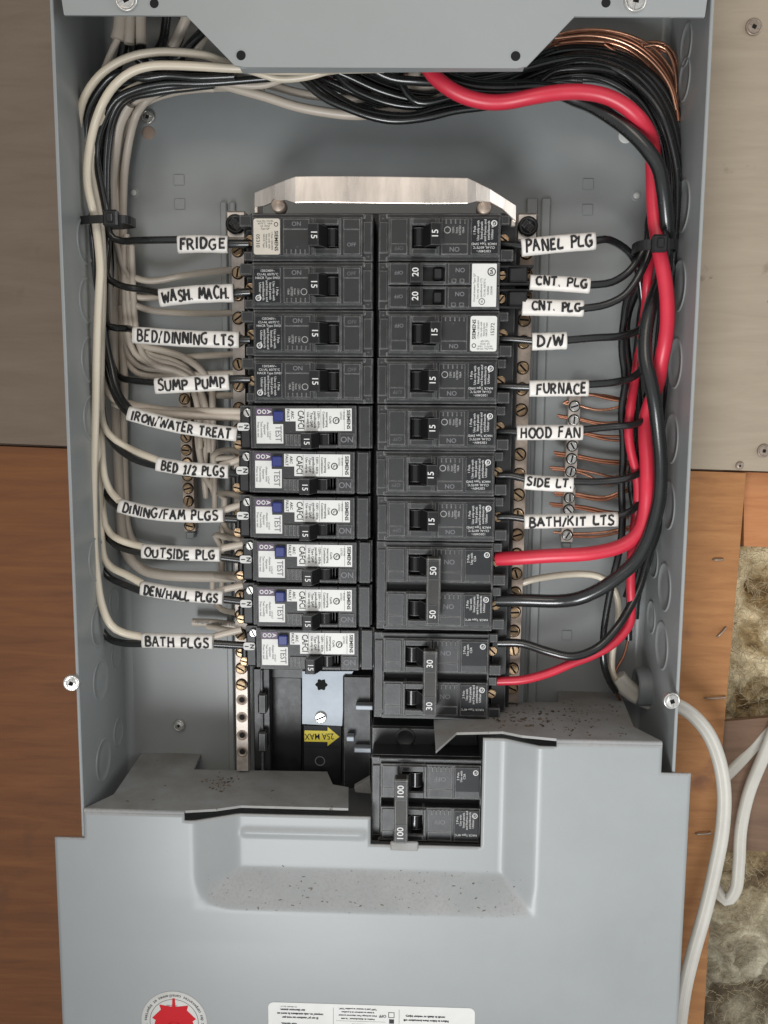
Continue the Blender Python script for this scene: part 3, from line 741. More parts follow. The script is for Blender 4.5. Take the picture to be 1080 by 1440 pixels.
def dusty(m):
    """pinkish grit that has settled on the upward facing slope (depends on the surface direction in the object, not on light)"""
    t = m.node_tree; b = t.nodes['Principled BSDF']
    lk = b.inputs['Base Color'].links[0].from_socket
    tc = nd(t, 'ShaderNodeTexCoord'); se = nd(t, 'ShaderNodeSeparateXYZ'); t.links.new(tc.outputs['Normal'], se.inputs[0])
    r = nd(t, 'ShaderNodeMapRange'); r.inputs[1].default_value = .05; r.inputs[2].default_value = .75; t.links.new(se.outputs['Z'], r.inputs[0])
    n = nd(t, 'ShaderNodeTexNoise'); n.inputs['Scale'].default_value = 750; n.inputs['Detail'].default_value = 8; t.links.new(tc.outputs['Object'], n.inputs['Vector'])
    rr = nd(t, 'ShaderNodeValToRGB'); rr.color_ramp.elements[0].position = .33; rr.color_ramp.elements[1].position = .56
    rr.color_ramp.elements[0].color = (.33, .30, .28, 1); rr.color_ramp.elements[1].color = (.43, .415, .40, 1)
    t.links.new(n.outputs['Fac'], rr.inputs[0])
    n2 = nd(t, 'ShaderNodeTexNoise'); n2.inputs['Scale'].default_value = 35; n2.inputs['Detail'].default_value = 8; t.links.new(tc.outputs['Object'], n2.inputs['Vector'])
    r2 = nd(t, 'ShaderNodeMapRange'); r2.inputs[1].default_value = .25; r2.inputs[2].default_value = .8; t.links.new(n2.outputs['Fac'], r2.inputs[0])
    ml = nd(t, 'ShaderNodeMath', operation='MULTIPLY'); t.links.new(r.outputs[0], ml.inputs[0]); t.links.new(r2.outputs[0], ml.inputs[1])
    mx = nd(t, 'ShaderNodeMix'); mx.data_type = 'RGBA'; t.links.new(ml.outputs[0], mx.inputs[0]); t.links.new(lk, mx.inputs[6]); t.links.new(rr.outputs[0], mx.inputs[7])
    t.links.new(mx.outputs[2], b.inputs['Base Color'])
dusty(M['cover'])
front = cpart(mb, 'front_plate', 'cover')
so = front.modifiers.new('thickness', 'SOLIDIFY'); so.thickness = .0014; so.offset = -1
# folded top edges: quarter rounds joining the front plate to the shelves
def fold(x0, x1, ztop):
    mb = MB(); n = 5; r = 1.5
    for x in (x0, x1):
        for k in range(n + 1):
            a = math.pi / 2 * k / n
            mb.v.append((x * MM, (YC + r * (1 - math.cos(a))) * MM, (ztop - r + r * math.sin(a)) * MM))
    for k in range(n): mb.f.append((k, n + 1 + k, n + 2 + k, k + 1)); mb.sm.append(True)
    cpart(mb, 'edge_fold', 'cover')
fold(xn0, slot_l, zl_f); fold(slot_r, xn1, zr_f)
def shelf(pts, z, name):
    z *= MM
    poly = [(PZ(a, b, z).x, PZ(a, b, z).y) if not isinstance(a, str) else b for a, b in pts]
    m_ = MB().prism(poly, z, z - .0013, axis='z')
    o = cpart(m_, name, 'paint_dirty')
    bv = o.modifiers.new('bevel', 'BEVEL'); bv.width = .0003; bv.segments = 1; bv.angle_limit = math.radians(30)
    return o
fy = (YC + 1.5) * MM
dy = lambda x: (YC + cov_d(x, zi + 5) - .0) * MM
shelf([('w', (xn0 * MM, fy)), (160, 1117), (205, 1051), (287, 1052), (272, 1082), (460, 1085), (468, 1103), (490, 1107), ('w', (P(490, 1135, YC + Dp).x, dy(xi0 + 3))),
       ('w', (xi0 * MM, dy(xi0))), ('w', ((xi0 + xo0) / 2 * MM, dy((xi0 + xo0) / 2))), ('w', (slot_l * MM, fy))], zl_f, 'left_shelf')
shelf([('w', (slot_r * MM, fy)), ('w', ((xo1 * .5 + xi1 * .5) * MM, dy(xo1 * .5 + xi1 * .5))), ('w', (xi1 * MM, dy(xi1))), (642, 1030), (613, 1056), (610, 1012), (688, 1011), (690, 988), (785, 987), (784, 966), (868, 964), (891, 1022), ('w', (xn1 * MM, fy - .0))], zr_f, 'right_shelf')
# flange tongue under the main breaker handle
mb = MB(); a = P(549, 1183, -68); b = P(588, 1197, -68); mb.box(a.x, b.x, -.0683, -.0668, b.z, a.z, b=.0006); cpart(mb, 'cover_tongue', 'paint_dirty')
# stickers on the cover
def sticker_leaf():
    y = YC - .12
    c = P(245, 1437, y); cx, cz = c.x / MM, c.z / MM; R_ = 17.6
    mb = MB().lathe([(R_ * MM, 0), (R_ * MM, .06 * MM), (.001 * MM, .06 * MM)], 48, Matrix.Translation((c.x, y * MM, c.z)))
    s = cpart(mb, 'round_sticker', 'sticker')
    half = [(0, 1), (.11, .80), (.22, .86), (.18, .52), (.20, .48), (.36, .62), (.41, .52), (.60, .56), (.54, .36), (.64, .30), (.38, .06), (.42, -.08), (.12, -.04), (.05, -.03), (.035, -.27)]
    pts = [(x, z) for x, z in half] + [(-x, z) for x, z in half[::-1][:-1]]
    pts = [(cx + x * 18.5, cz - z * 20.5 + 8.2) for x, z in pts]
    ctr = (cx, cz - .36 * 20.5 + 8.2); n_ = len(pts)
    m2 = MB().add([(x * MM, (y - .16) * MM, z * MM) for x, z in pts + [ctr]], [(k_, (k_ + 1) % n_, n_) for k_ in range(n_)])
    q = m2.build('leaf_emblem', 'red'); q.parent = s
    m3 = MB(); ring(m3, cx, cz, y - .1, 12.9, 13.15, 40)
    txt = 'au Canada avec des composantes canadiennes et importées  Made in Canada'
    for i, ch in enumerate(txt):
        if ch == ' ': continue
        a = -58 + i * 4.35
        put(m3, ch, 2.5, cx + 15.1 * math.cos(math.radians(a)), cz + 15.1 * math.sin(math.radians(a)), y - .1, a + 90, bold=.012)
    q = m3.build('lettering', 'black'); q.parent = s
    m3 = MB(); put(m3, '37-180-605', 1.3, cx - 1, cz + 9.5, y - .12, 180); put(m3, 'Rev H', 1.3, cx - 1, cz + 8, y - .12, 180)
    q = m3.build('lettering', 'black'); q.parent = s
sticker_leaf()
def sticker_text():
    y = YC - .12
    a = P(377, 1409, y) / MM; b = P(668, 1418, y) / MM; ang = math.degrees(math.atan2(b.z - a.z, b.x - a.x))
    W_ = (b - a).length; H_ = 42
    o = empty('instruction_sticker', (0, 0, 0)); 
    pts = rrect(0, W_, -H_, 0, 3)
    ca, sa = math.cos(math.radians(ang)), math.sin(math.radians(ang))
    tr = lambda u, v: (a.x + u * ca - v * sa, a.z + u * sa + v * ca)
    m_ = MB().prism(mm([tr(*p) for p in pts]), (y - .06) * MM, (y) * MM)
    bpy.data.objects.remove(o)
    s = cpart(m_, 'instruction_sticker', 'sticker')
    m3 = MB()
    def line(t, u, v, size, bold=.01, sx=1.0):
        x, z = tr(u, v); put(m3, t, size, x, z, y - .12, 180 + ang, bold=bold, sx=sx)
    line('37-180-604  Rev H', 11, -2.2, 1.1)
    for k_, t_ in enumerate(['des blessures graves.', 'respectées, cela entraînera la mort ou', 'Si ces précautions ne sont pas']): line(t_, 17 if k_ else 13, -4.0 - 2.2 * k_, 1.55, .06, 1.02)
    for k_, t_ in enumerate(['sous tension.', 'couvercles avant de mettre l’appareil']): line(t_, 17 if k_ else 11, -12.0 - 2.2 * k_, 1.55, .06, 1.02)
    for k_, t_ in enumerate(['"OFF" puis le remener en position "ON".', 'le levier au maximum de la position', "d'une surcharge. Pour réamorcer pousser", 'Position de déclenchement à la suite']): line(t_, 47.5, -2.4 - 1.9 * k_, 1.2, .05)
    for k_, t_ in enumerate(['reset to ON.', 'move handle fully to OFF position, then', 'Tripped position. To reset breaker']): line(t_, 47.5, -11.4 - 1.9 * k_, 1.2, .05)
    line('OFF', 60.6, -6.0, 2.2, .03)
    line('result in death or serious injury.', 83, -5.6, 1.6, .06); line('Failure to follow these instructions will', 83.5, -7.9, 1.5, .06)
    line('DANGER', 83, -13.5, 3.4, .04)
    for (u0, u1, v0, v1) in ((63.6, 66.8, -6.9, -3.7), ):
        for e in ((u0, u1, v0, v0 + .35), (u0, u1, v1 - .35, v1), (u0, u0 + .35, v0, v1), (u1 - .35, u1, v0, v1)):
            q = [tr(e[0], e[2]), tr(e[1], e[2]), tr(e[1], e[3]), tr(e[0], e[3])]; m3.add([(p[0] * MM, (y - .12) * MM, p[1] * MM) for p in q], [(0, 1, 2, 3)])
    for e in ((64.0, 66.6, -10.2, -7.7), (69.2, 69.35, -42, -2), (34.5, 34.65, -42, -2), (36, 62, -9.5, -9.4)):
        q = [tr(e[0], e[2]), tr(e[1], e[2]), tr(e[1], e[3]), tr(e[0], e[3])]; m3.add([(p[0] * MM, (y - .12) * MM, p[1] * MM) for p in q], [(0, 1, 2, 3)])
    q = m3.build('lettering', 'black'); q.parent = s
sticker_text()

# ================================================================== BREAKERS (local mm: x along the breaker from the bus end, z up, -y to the viewer)
def B(mb, u0, u1, v0, v1, w0, w1, b=.35):
    mb.box(u0 * MM, u1 * MM, -w0 * MM, -w1 * MM, v0 * MM, v1 * MM, b * MM)
def frame(mb, u0, u1, v0, v1, hu0, hu1, hv0, hv1, w0, w1, b=.3):
    B(mb, u0, hu0, v0, v1, w0, w1, b); B(mb, hu1, u1, v0, v1, w0, w1, b)
    B(mb, hu0 - .01, hu1 + .01, v0, hv0, w0, w1, b); B(mb, hu0 - .01, hu1 + .01, hv1, v1, w0, w1, b)
def child(mb, name, m, par, **kw): return mb.build(name, m, par, **kw)
def small_print(mb, lines_, x, z, w_, size, rot, pitch):
    a = math.radians(rot)
    for i, t in enumerate(lines_):
        # successive lines advance perpendicular to the reading direction
        put(mb, t, size, x + math.sin(a) * pitch * i, z - math.cos(a) * pitch * i, -w_, rot)
def csa(mb, u, v, w_, r):
    ring(mb, u, v, -w_, r * .72, r, 16); put(mb, 'C', r * 1.5, u - r * .12, v, -w_, 90); put(mb, 'A', r * .7, u + r * .1, v, -w_, 90)
LN = ['1 Pole', 'Use only with', 'listed panels', 'and frames and', 'switchboards', 'Utiliser avec', 'panneaux']
def toggle(parent, u, v, hw, number, size=4.3, w0=0, lean=1, tall=9.5):
    """rocking handle with its rating on the tip"""
    mb = MB()
    q = lambda du: u + lean * du
    prof = [(q(.6), w0 - 5), (q(1.4), w0 - .3), (q(4.4), w0 + tall - .5), (q(4.9), w0 + tall + .2), (q(9.6), w0 + tall - .3), (q(10), w0 + tall - .9), (q(8.2), w0 + 1), (q(5.5), w0 - 5)]
    pts = [(x * MM, -y * MM) for x, y in prof]
    mb.prism(pts, (v - hw) * MM, (v + hw) * MM, axis='z')
    h = child(mb, 'handle', 'handle', parent)
    bv = h.modifiers.new('bevel', 'BEVEL'); bv.width = .0004; bv.segments = 2; bv.angle_limit = math.radians(25)
    mb = MB(); cyl = []
    for k in range(13):
        a = math.pi * k / 12; cyl.append(((q(-1.0) + 3.9 * math.cos(a)) * MM, -(w0 - 4.6 + 3.9 * math.sin(a)) * MM))
    mb.prism(cyl, (v - hw + .8) * MM, (v + hw - .8) * MM, axis='z', smooth=True)
    child(mb, 'handle_cradle', 'gloss', h)
    if number:
        mb = MB(); put(mb, number, size, q(6.9), v, -(w0 + tall + .32), 90, res=3, bold=.012); child(mb, 'rating_number', 'ink', h)
    return h
def terminal(parent, u, v, screwmat='screw_brass'):
    mb = MB()
    B(mb, u, u + 6.5, v - 11.2, v - 5.5, -30, -3, .5); B(mb, u, u + 4.5, v + 6.5, v + 11.2, -30, -4, .5)
    B(mb, u, u + 5, v - 5.5, v + 6.5, -30, -14, .4)
    child(mb, 'terminal_housing', 'plastic', parent)
    screw('terminal_screw', (u + 2.2, 10.5, v + .3), 2.7, screwmat, parent, 'slot', 1.6)
def emboss(parent, items, w_):
    mb = MB()
    for t, s, u, v, r in items: put(mb, t, s, u, v, -w_, r, bold=.01, res=3)
    child(mb, 'moulded_lettering', 'greyink', parent)
def pole_face(parent, v, hw=9.6, hu=(17, 29), hv=5.6, lean=1):
    """raised face of one pole: a frame round the handle opening plus three stepped panels"""
    mb = MB()
    frame(mb, 5.2, 60.4, v - hw, v + hw, hu[0], hu[1], v - hv, v + hv, -6, .6, .4)
    child(mb, 'face_frame', 'plastic', parent)
    mb = MB(); B(mb, 6.2, 14.8, v - hw + .9, v + hw - .9, .5, 1.3, .35); B(mb, 6.4, 14.6, v - hw + 1.2, v - 3.4, 1.2, 1.6, .2); child(mb, 'face_panel', 'plastic', parent)
    mb = MB(); frame(mb, 15.6, 30.6, v - hw + .7, v + hw - .7, hu[0], hu[1], v - hv, v + hv, .5, 1.9, .4); child(mb, 'handle_surround', 'plastic', parent)
    mb = MB(); B(mb, 31.4, 44.8, v - hw + .9, v + hw - .9, .5, 1.1, .3); B(mb, 31.6, 44.6, v - hw + 1.1, v - 3.5, 1.0, 1.45, .25); child(mb, 'face_panel', 'plastic', parent)
    mb = MB(); B(mb, 45.8, 59.6, v - hw + .8, v + hw - .8, .5, 1.7, .45); child(mb, 'face_panel', 'plastic', parent)
    mb = MB()
    for k in range(5): B(mb, 33.4 + k * 2.3, 34.1 + k * 2.3, v + hw - 3.4, v + hw - 1.2, 1.0, 1.7, .15)
    child(mb, 'moulded_ribs', 'plastic', parent, kind='stuff')
    mb = MB(); B(mb, hu[0] - .5, hu[1] + .5, v - hv - .5, v + hv + .5, -9, -5.5, .1)
    for k in range(3): B(mb, hu[0] + 1 + k * 1.3, hu[0] + 1.5 + k * 1.3, v - hv + .3, v + hv - .3, -5.6, -3 - k * .4, .1)
    child(mb, 'handle_recess', 'plastic_dark', parent)
def body(parent, v0, v1, u1=61, step=4.2):
    mb = MB()
    B(mb, 0, u1, v0, v1, -36, -6, .4); B(mb, step, u1 - .3, v0, v0 + 2.3, -6.2, -1.3, .4); B(mb, step, u1 - .3, v1 - 2.3, v1, -6.2, -1.3, .4)
    B(mb, 0.2, step + 1.5, v0, v1, -6.2, -2.4, .4); B(mb, u1 - 1, u1, v0, v1, -6.2, -2, .3)
    B(mb, .6, step + .6, v0 + 4, v1 - 4, -2.6, -1.2, .3)
    child(mb, 'body', 'plastic', parent)
def film(parent, u0, u1, v0, v1, w_, lines_top, lines_bot, mark=True, dim='ink', off=0):
    mb = MB(); B(mb, u0, u1, v0, v1, w_ - .2, w_ + .08, .02); f_ = child(mb, 'printed_label', 'panelprint', parent)
    mb = MB()
    W_ = u1 - u0
    small_print(mb, lines_top, u0 + 1.4, (v0 + v1) / 2 + (v1 - v0) * .17, w_ + .16, 1.72, 90, 1.72)
    for i, t in enumerate(lines_bot): put(mb, t, 1.65, (u0 + u1) / 2 - .3, v0 + 1.2 + i * 1.75, -(w_ + .16), 180)
    if mark: csa(mb, u1 - 1.9, v1 - 2.1, w_ + .16, 1.5)
    child(mb, 'lettering', dim, f_)
    return f_
def white_label(parent, u0, u1, v0, v1, w_, code, m='sticker', title=True, r=1.2):
    mb = MB().prism(mm(rrect(u0, u1, v0, v1, r)), -w_ * MM, -(w_ + .12) * MM); f_ = child(mb, 'sticker', m, parent)
    mb = MB(); y = w_ + .2
    if title:
        put(mb, 'SIEMENS', 2.5, u0 + 1.9, v0 + (v1 - v0) * .62, -y, 90, bold=.02, sx=1.05)
        ring(mb, u0 + 1.9, v0 + 2.8, -y, .75, 1.1, 14)
        small_print(mb, ['1 Pole 120/240V', 'Use only with', 'listed panels', 'HACR Type'], u0 + 4, v0 + (v1 - v0) * .62, y, 1.35, 90, 1.35)
        put(mb, code, 2.6, u1 - 2.1, v0 + (v1 - v0) * .62, -y, 90, bold=.005)
        for i, t in enumerate(['Issue No. CU-AL', '60/75°C  10kA', 'LR 12743', 'Type QP']): put(mb, t, 1.2, (u0 + u1) / 2 + .8, v0 + 1.2 + i * 1.25, -y, 180)
    child(mb, 'lettering', 'black', f_)
    return f_
def single(name, label, number, style, code='15272', lab='sticker'):
    t = empty(name, (0, 0, 0), label, 'circuit breaker')
    body(t, -11.55, 11.55); pole_face(t, 0); toggle(t, 21.5, 0.2, 5.2, number); terminal(t, 61, 0)
    if style == 'print':
        film(t, 46.4, 59.2, -8.2, 8.4, 1.7, LN[:6], ['120/240V~', 'CU-AL 60/75°C', 'HACR Type SWD'])
        mb = MB(); ring(mb, 34.4, 3.2, -1.25, 1.35, 1.65, 16)
        small_print(mb, ['120V', 'Issue', 'LISTED', '10kA'], 37.3, 3.1, 1.25, 1.5, 90, 1.65); child(mb, 'lettering', 'inkdim', t)
        emboss(t, [('ON', 3.2, 38, -6, 180), ('OFF', 2.6, 10.5, -5.5, 180)], 1.6)
    else:
        white_label(t, 46.2, 59.4, -8.6, 8.8, 1.72, code, lab)
        emboss(t, [('ON', 3.0, 38, -6, 180), ('OFF', 2.6, 10.5, 4, 180)], 1.6)
    return t
def tandem(label):
    t = empty('tandem_breaker', (0, 0, 0), label, 'circuit breaker')
    body(t, -11.55, 11.55)
    for v in (5.8, -5.8):
        mb = MB(); frame(mb, 5.2, 60.4, v - 5.5, v + 5.5, 22.5, 33.5, v - 3.6, v + 4.1, -6, .6, .35); child(mb, 'face_frame', 'plastic', t)
        mb = MB(); B(mb, 6, 15, v - 5, v + 5, .5, 1.2, .3); child(mb, 'face_panel', 'plastic', t); mb = MB(); B(mb, 35, 46, v - 5, v + 5, .5, 1.3, .3); B(mb, 37, 39, v - 4.4, v - 2.6, 1.2, 1.7, .2); B(mb, 41, 43, v - 4.4, v - 2.6, 1.2, 1.7, .2); child(mb, 'face_panel', 'plastic', t)
        mb = MB(); B(mb, 15.8, 22.3, v - 4.8, v + 5, .5, 5.0, .6); h = child(mb, 'handle', 'handle', t)
        mb = MB(); put(mb, '20', 4.5, 19, v + .3, -5.1, 90, res=3, bold=.012); child(mb, 'rating_number', 'ink', h)
        mb = MB(); B(mb, 22, 34, v - 4.2, v + 4.6, -9, -5.8, .1); B(mb, 27.5, 32.5, v - 2.8, v + 3.2, -6, 0.2, .9); child(mb, 'handle_recess', 'plastic_dark', t)
        emboss(t, [('OFF', 2.5, 10.5, v + .5, 180), ('ON', 3.0, 41, v + 1.8, 180)], 1.35)
        screw('terminal_screw', (62.4, 7.5, v), 2.2, 'screw_brass', t, 'slot', 1.4)
        mb = MB(); B(mb, 61, 78, v - 5.0, v - 3.4, -24, -5, .4); B(mb, 61, 78, v + 3.6, v + 5.0, -24, -5, .4); B(mb, 65.5, 75, v - 3.5, v + 3.7, -20, -3, .8); child(mb, 'terminal_housing', 'plastic_dark', t)
    mb = MB(); B(mb, 46.6, 59.4, -10.8, 10.8, .5, 1.5, .3); child(mb, 'face_panel', 'plastic', t)
    mb = MB().prism(mm(rrect(46.9, 59.1, -10.3, 10.6, .4)), -.0015, -.00162); f_ = child(mb, 'sticker', 'sticker', t)
    mb = MB(); small_print(mb, ['Circuit breaker Type QT', 'Use only with listed', 'panelboards CTL', 'CU-AL 60/75°C'], 48.2, -1, 1.7, 1.35, 90, 1.7)
    small_print(mb, ['10,000A', '120/240'], 55.0, -2.5, 1.7, 1.35, 90, 1.7)
    ring(mb, 56.6, 6.7, -1.7, 1.6, 2.1, 18); put(mb, 'SA', 2.1, 56.6, 6.7, -1.7, 90, bold=.03); ring(mb, 52.0, -7.8, -1.7, 1.3, 1.6, 16); put(mb, 'UL', 1.2, 52, -7.8, -1.7, 90, bold=.02)
    child(mb, 'lettering', 'black', f_)
    return t
def double(name, label, number, lean=1, main=False):
    t = empty(name, (0, 0, 0), label, 'circuit breaker')
    body(t, -23.4, 23.4)
    uh = 21.5 if not main else 23.5
    for v in (11.8, -11.8):
        pole_face(t, v, hw=9.4, hu=(17, 29))
        toggle(t, uh, v, 4.6, None, lean=lean, tall=7.5)
        mb = MB()
        film(t, 46.4, 59.2, v - 4.5 if v > 0 else v - 6, v + 8.0, 1.7, ['2 Pole', 'Use with'] + (LN[2:6] if v < 0 else ['CSA'] ), ['HACR Type 40°C'] if v < 0 else [], mark=(v < 0 or True))
        emboss(t, [('OFF' if not main else 'ON', 3.3, 10.5, v + 2.0, 180), ('ON' if not main else 'OFF', 3.6, 38, v + 2.0, 180)], 1.25)
    # tie bar over both handles
    u0, u1 = (26.3, 33.5) if not main else (13.2, 20.6)
    mb = MB(); B(mb, u0, u1, -17.0, 17.6, 5.5, 12.5, .6); tie = child(mb, 'handle_tie', 'tie', t)
    mb = MB(); B(mb, u0 + .6 + (.2 if lean > 0 else 0), u1 - .9, 6.4, 16.4, 12.4, 12.75, .12); B(mb, u0 + .8, u1 - .9, -16.2, -6.4, 12.4, 12.75, .12); child(mb, 'number_plate', 'handle', tie)
    mb = MB(); s = 4.6 if not main else 4.9
    put(mb, number, s, (u0 + u1) / 2 - .1, 11.2, -12.85, 90, res=3, bold=.008); put(mb, number, s, (u0 + u1) / 2 - .1, -11.4, -12.85, 90, res=3, bold=.008); child(mb, 'rating_number', 'ink', tie)
    if not main:
        for v in (11.8, -11.8): terminal(t, 61, v)
    return t
def afci(label):
    t = empty('arc_fault_breaker', (0, 0, 0), label, 'circuit breaker')
    mb = MB(); B(mb, 0, 69, -11.1, 11.1, -36, -6.5, .4); B(mb, .8, 6.8, -10.8, 10.8, -7, -1.2, .5); B(mb, 60.6, 63.2, -11, 11, -7, -3.5, .5)
    child(mb, 'body', 'plastic', t)
    # raised tray (opening for the handle at the local +v side)
    mb = MB(); frame(mb, 7.8, 60.4, -11.1, 10.6, 17.5, 27.5, 2.6, 8.8, -7, 1.0, .5); child(mb, 'face_frame', 'plastic', t)
    mb = MB(); B(mb, 17, 28, 2, 9.3, -9, -6.5, .1)
    for k in range(3): B(mb, 19 + k * 1.6, 19.6 + k * 1.6, 3, 8.6, -6.6, -2.5, .1)
    child(mb, 'handle_recess', 'plastic_dark', t)
    mb = MB(); B(mb, 8.8, 16.6, 2.8, 9.6, .9, 1.6, .3); B(mb, 35.6, 44.6, 3.2, 9.4, .9, 1.8, .3)
    for k in range(4): B(mb, 36.3 + k * 2.1, 37.3 + k * 2.1, 3.8, 8.8, 1.7, 2.2, .15)
    child(mb, 'face_panel', 'plastic', t)
    emboss(t, [('ON', 4.2, 12.7, 6.2, 180)], 1.7)
    toggle(t, 25.6, 6.4, 3.9, '15', size=4.0, w0=1, tall=8.5)
    lab = [(10.2, -9.7), (44.2, -9.7), (44.2, -3.2), (38.9, -3.2), (38.9, 1.7), (10.2, 1.7)]
    mb = MB().prism(mm(lab), -.0011, -.00125); f_ = child(mb, 'sticker', 'sticker', t)
    mb = MB(); y = 1.32
    put(mb, 'CAFCI', 4.5, 36.4, -4, -y, 90, bold=.012, sx=.76, res=2); put(mb, 'ARC', 2.0, 40.6, -6.5, -y, 90, bold=.02); put(mb, 'FAULT', 2.0, 42.8, -6.5, -y, 90, bold=.02)
    put(mb, 'SIEMENS', 2.5, 11.9, -4.1, -y, 90, bold=.03, sx=1.05)
    csa(mb, 18.2, -3.6, y, 1.8)
    for i, s in enumerate(['Use only in', 'Type QAF', 'panelboards', '120V~ 60Hz']): put(mb, s, 1.75, 32.6 - i * 1.8, -4, -y, 90, bold=.015)
    for i, s in enumerate(['Combination', 'interrupting', 'Cu/Al']): put(mb, s, 1.6, 24.6 - i * 1.7, -4, -y, 90, bold=.015)
    for i, s in enumerate(['LISTED', 'E12345']): put(mb, s, 1.35, 15.8 - i * 1.5, -6, -y, 90)
    for uu in (30.0 + 4.3, 14.0, 25.9): mb.box(uu * MM, (uu + .14) * MM, -y * MM, -(y - .02) * MM, -.0094, .0014)
    child(mb, 'lettering', 'black', f_)
    mb = MB().prism(mm([(50.6, -6), (59.2, -6), (59.2, 8.1), (45.4, 8.1), (45.4, -1.8), (50.6, -1.8)]), -.0011, -.00125); f_ = child(mb, 'sticker', 'sticker', t)
    mb = MB(); put(mb, 'TEST', 4.5, 48.0, 3.1, -y, 90, bold=.012, sx=.84, res=2)
    for i, s in enumerate(['Press to test', 'Test monthly', 'Appuyer', 'chaque mois']): put(mb, s, 1.55, 58.2 - i * 1.65, 1, -y, 90, bold=.015)
    put(mb, '147447', 1.5, 52.3, 4, -y, 90); child(mb, 'lettering', 'greyink', f_)
    mb = MB().prism(mm([(51, -10), (59.4, -10), (59.4, -6.2), (51, -6.2)]), -.0011, -.0012); f_ = child(mb, 'sticker', 'purple', t)
    mb = MB(); [put(mb, ch_, 3.0, u_, -8.1, -1.3, 90, bold=.03, res=2) for ch_, u_ in (('A', 52.6), ('O', 55.2), ('O', 57.7))]; child(mb, 'lettering', 'ink', f_)
    mb = MB(); B(mb, 45.2, 50.3, -8.6, -3.2, .9, 3.4, .6); child(mb, 'test_button', 'blue', t)
    mb = MB(); B(mb, 44.8, 50.7, -9.0, -2.8, .9, 1.5, .3); child(mb, 'button_surround', 'handle', t)
    # terminal block with moulded N badge
    mb = MB(); B(mb, 63.2, 69.0, -8, 11.2, -20, -5.6, .9); B(mb, 68.5, 72.5, 1.6, 9.8, -22, -9, 1.5); child(mb, 'terminal_housing', 'plastic_dark', t)
    mb = MB().prism(mm(rrect(64.0, 70.2, -2.2, 1.9, 1.2)), .0055, .0049); f_ = child(mb, 'neutral_badge', 'ink', t)
    mb = MB(); put(mb, 'N', 3.2, 65.6, -.1, 4.85, 90, bold=.04, res=2); put(mb, '1', 2.8, 68.6, -.1, 4.85, 90, bold=.05, res=2); child(mb, 'lettering', 'black', f_)
    screw('terminal_screw', (64.9, 5.6, -7.4), 2.2, 'screw', t, 'slot', 1.0)
    screw('terminal_screw', (70.6, 9.5, 9.4), 2.6, 'screw_brass', t, 'slot', 1.2)
    return t
YB = -50.0
Z0, PIT = 83.0, 23.62
def place(t, col, row, rows=1, dx=0, dz=0, dyaw=0):
    z = (Z0 - PIT * (row + rows / 2.0) + dz) * MM
    if col == 'R': t.location = ((-24.4 + dx) * MM, YB * MM, z); t.rotation_euler = (0, math.radians(dyaw), 0)
    else: t.location = ((-26.9 + dx) * MM, YB * MM, z); t.rotation_euler = (0, math.pi + math.radians(dyaw), 0)
G15 = 'single pole breakers'
place(single('circuit_breaker', 'left column topmost 15 amp breaker with cream sticker, beside the FRIDGE wire', '15', 'stick', '05310', 'cream_sticker'), 'L', 0)
d_w = single('circuit_breaker', '15 amp breaker with a white sticker reading 15272, beside the D/W label', '15', 'stick', '15272'); place(d_w, 'R', 2, dx=.4)
pr = single('circuit_breaker', 'single black 15 amp breaker with printed face beside the PANEL PLG label', '15', 'print'); pr['group'] = G15; place(pr, 'R', 0)
for col, row, lb in (('R', 3, 'FURNACE'), ('R', 4, 'HOOD FAN'), ('R', 5, 'SIDE LT.'), ('R', 6, 'BATH/KIT LTS'), ('L', 1, 'WASH. MACH.'), ('L', 2, 'BED/DINNING LTS'), ('L', 3, 'SUMP PUMP')):
    c = copy_tree(pr); c['label'] = 'black 15 amp breaker with printed face in line with the %s label' % lb
    place(c, col, row, dx=random.uniform(-.5, .5), dz=random.uniform(-.15, .15), dyaw=random.uniform(-.3, .3))
place(tandem('two-handle 20 amp tandem breaker beside the two CNT. PLG labels'), 'R', 1)
af = afci('x'); AF = ['IRON/WATER TREAT', 'BED 1/2 PLGS', 'DINING/FAM PLGS', 'OUTSIDE PLG', 'DEN/HALL PLGS', 'BATH PLGS']
for i, s in enumerate(AF):
    c = af if i == 0 else copy_tree(af)
    c['label'] = 'arc fault breaker with blue button fed by the %s wire' % s; c['group'] = 'arc fault breakers'
    place(c, 'L', 4 + i, dx=(0, -.9, -.9, .3, .2, 1.6)[i], dz=(0, 0, 0, .2, .2, .6)[i], dyaw=(-.5, .2, 0, .1, -.2, -.3)[i])
place(double('double_pole_breaker', 'double 50 amp breaker fed by the thick red and black wires', '50'), 'R', 7, 2)
place(double('double_pole_breaker', 'double 30 amp breaker at the bottom of the right column', '30'), 'R', 9, 2, dx=-1.1, dz=-1.4)
mn = double('main_breaker', 'double 100 amp main breaker set in the cut-out of the bottom cover', '100', lean=-1, main=True)
mY = -59.5; ma = P(522, 1067, mY); mb_ = P(676, 1190, mY)
mn.location = (ma.x, mY * MM, (ma.z + mb_.z) / 2); mn.scale = ((mb_.x - ma.x) / .061, 1, (ma.z - mb_.z) / .0468)
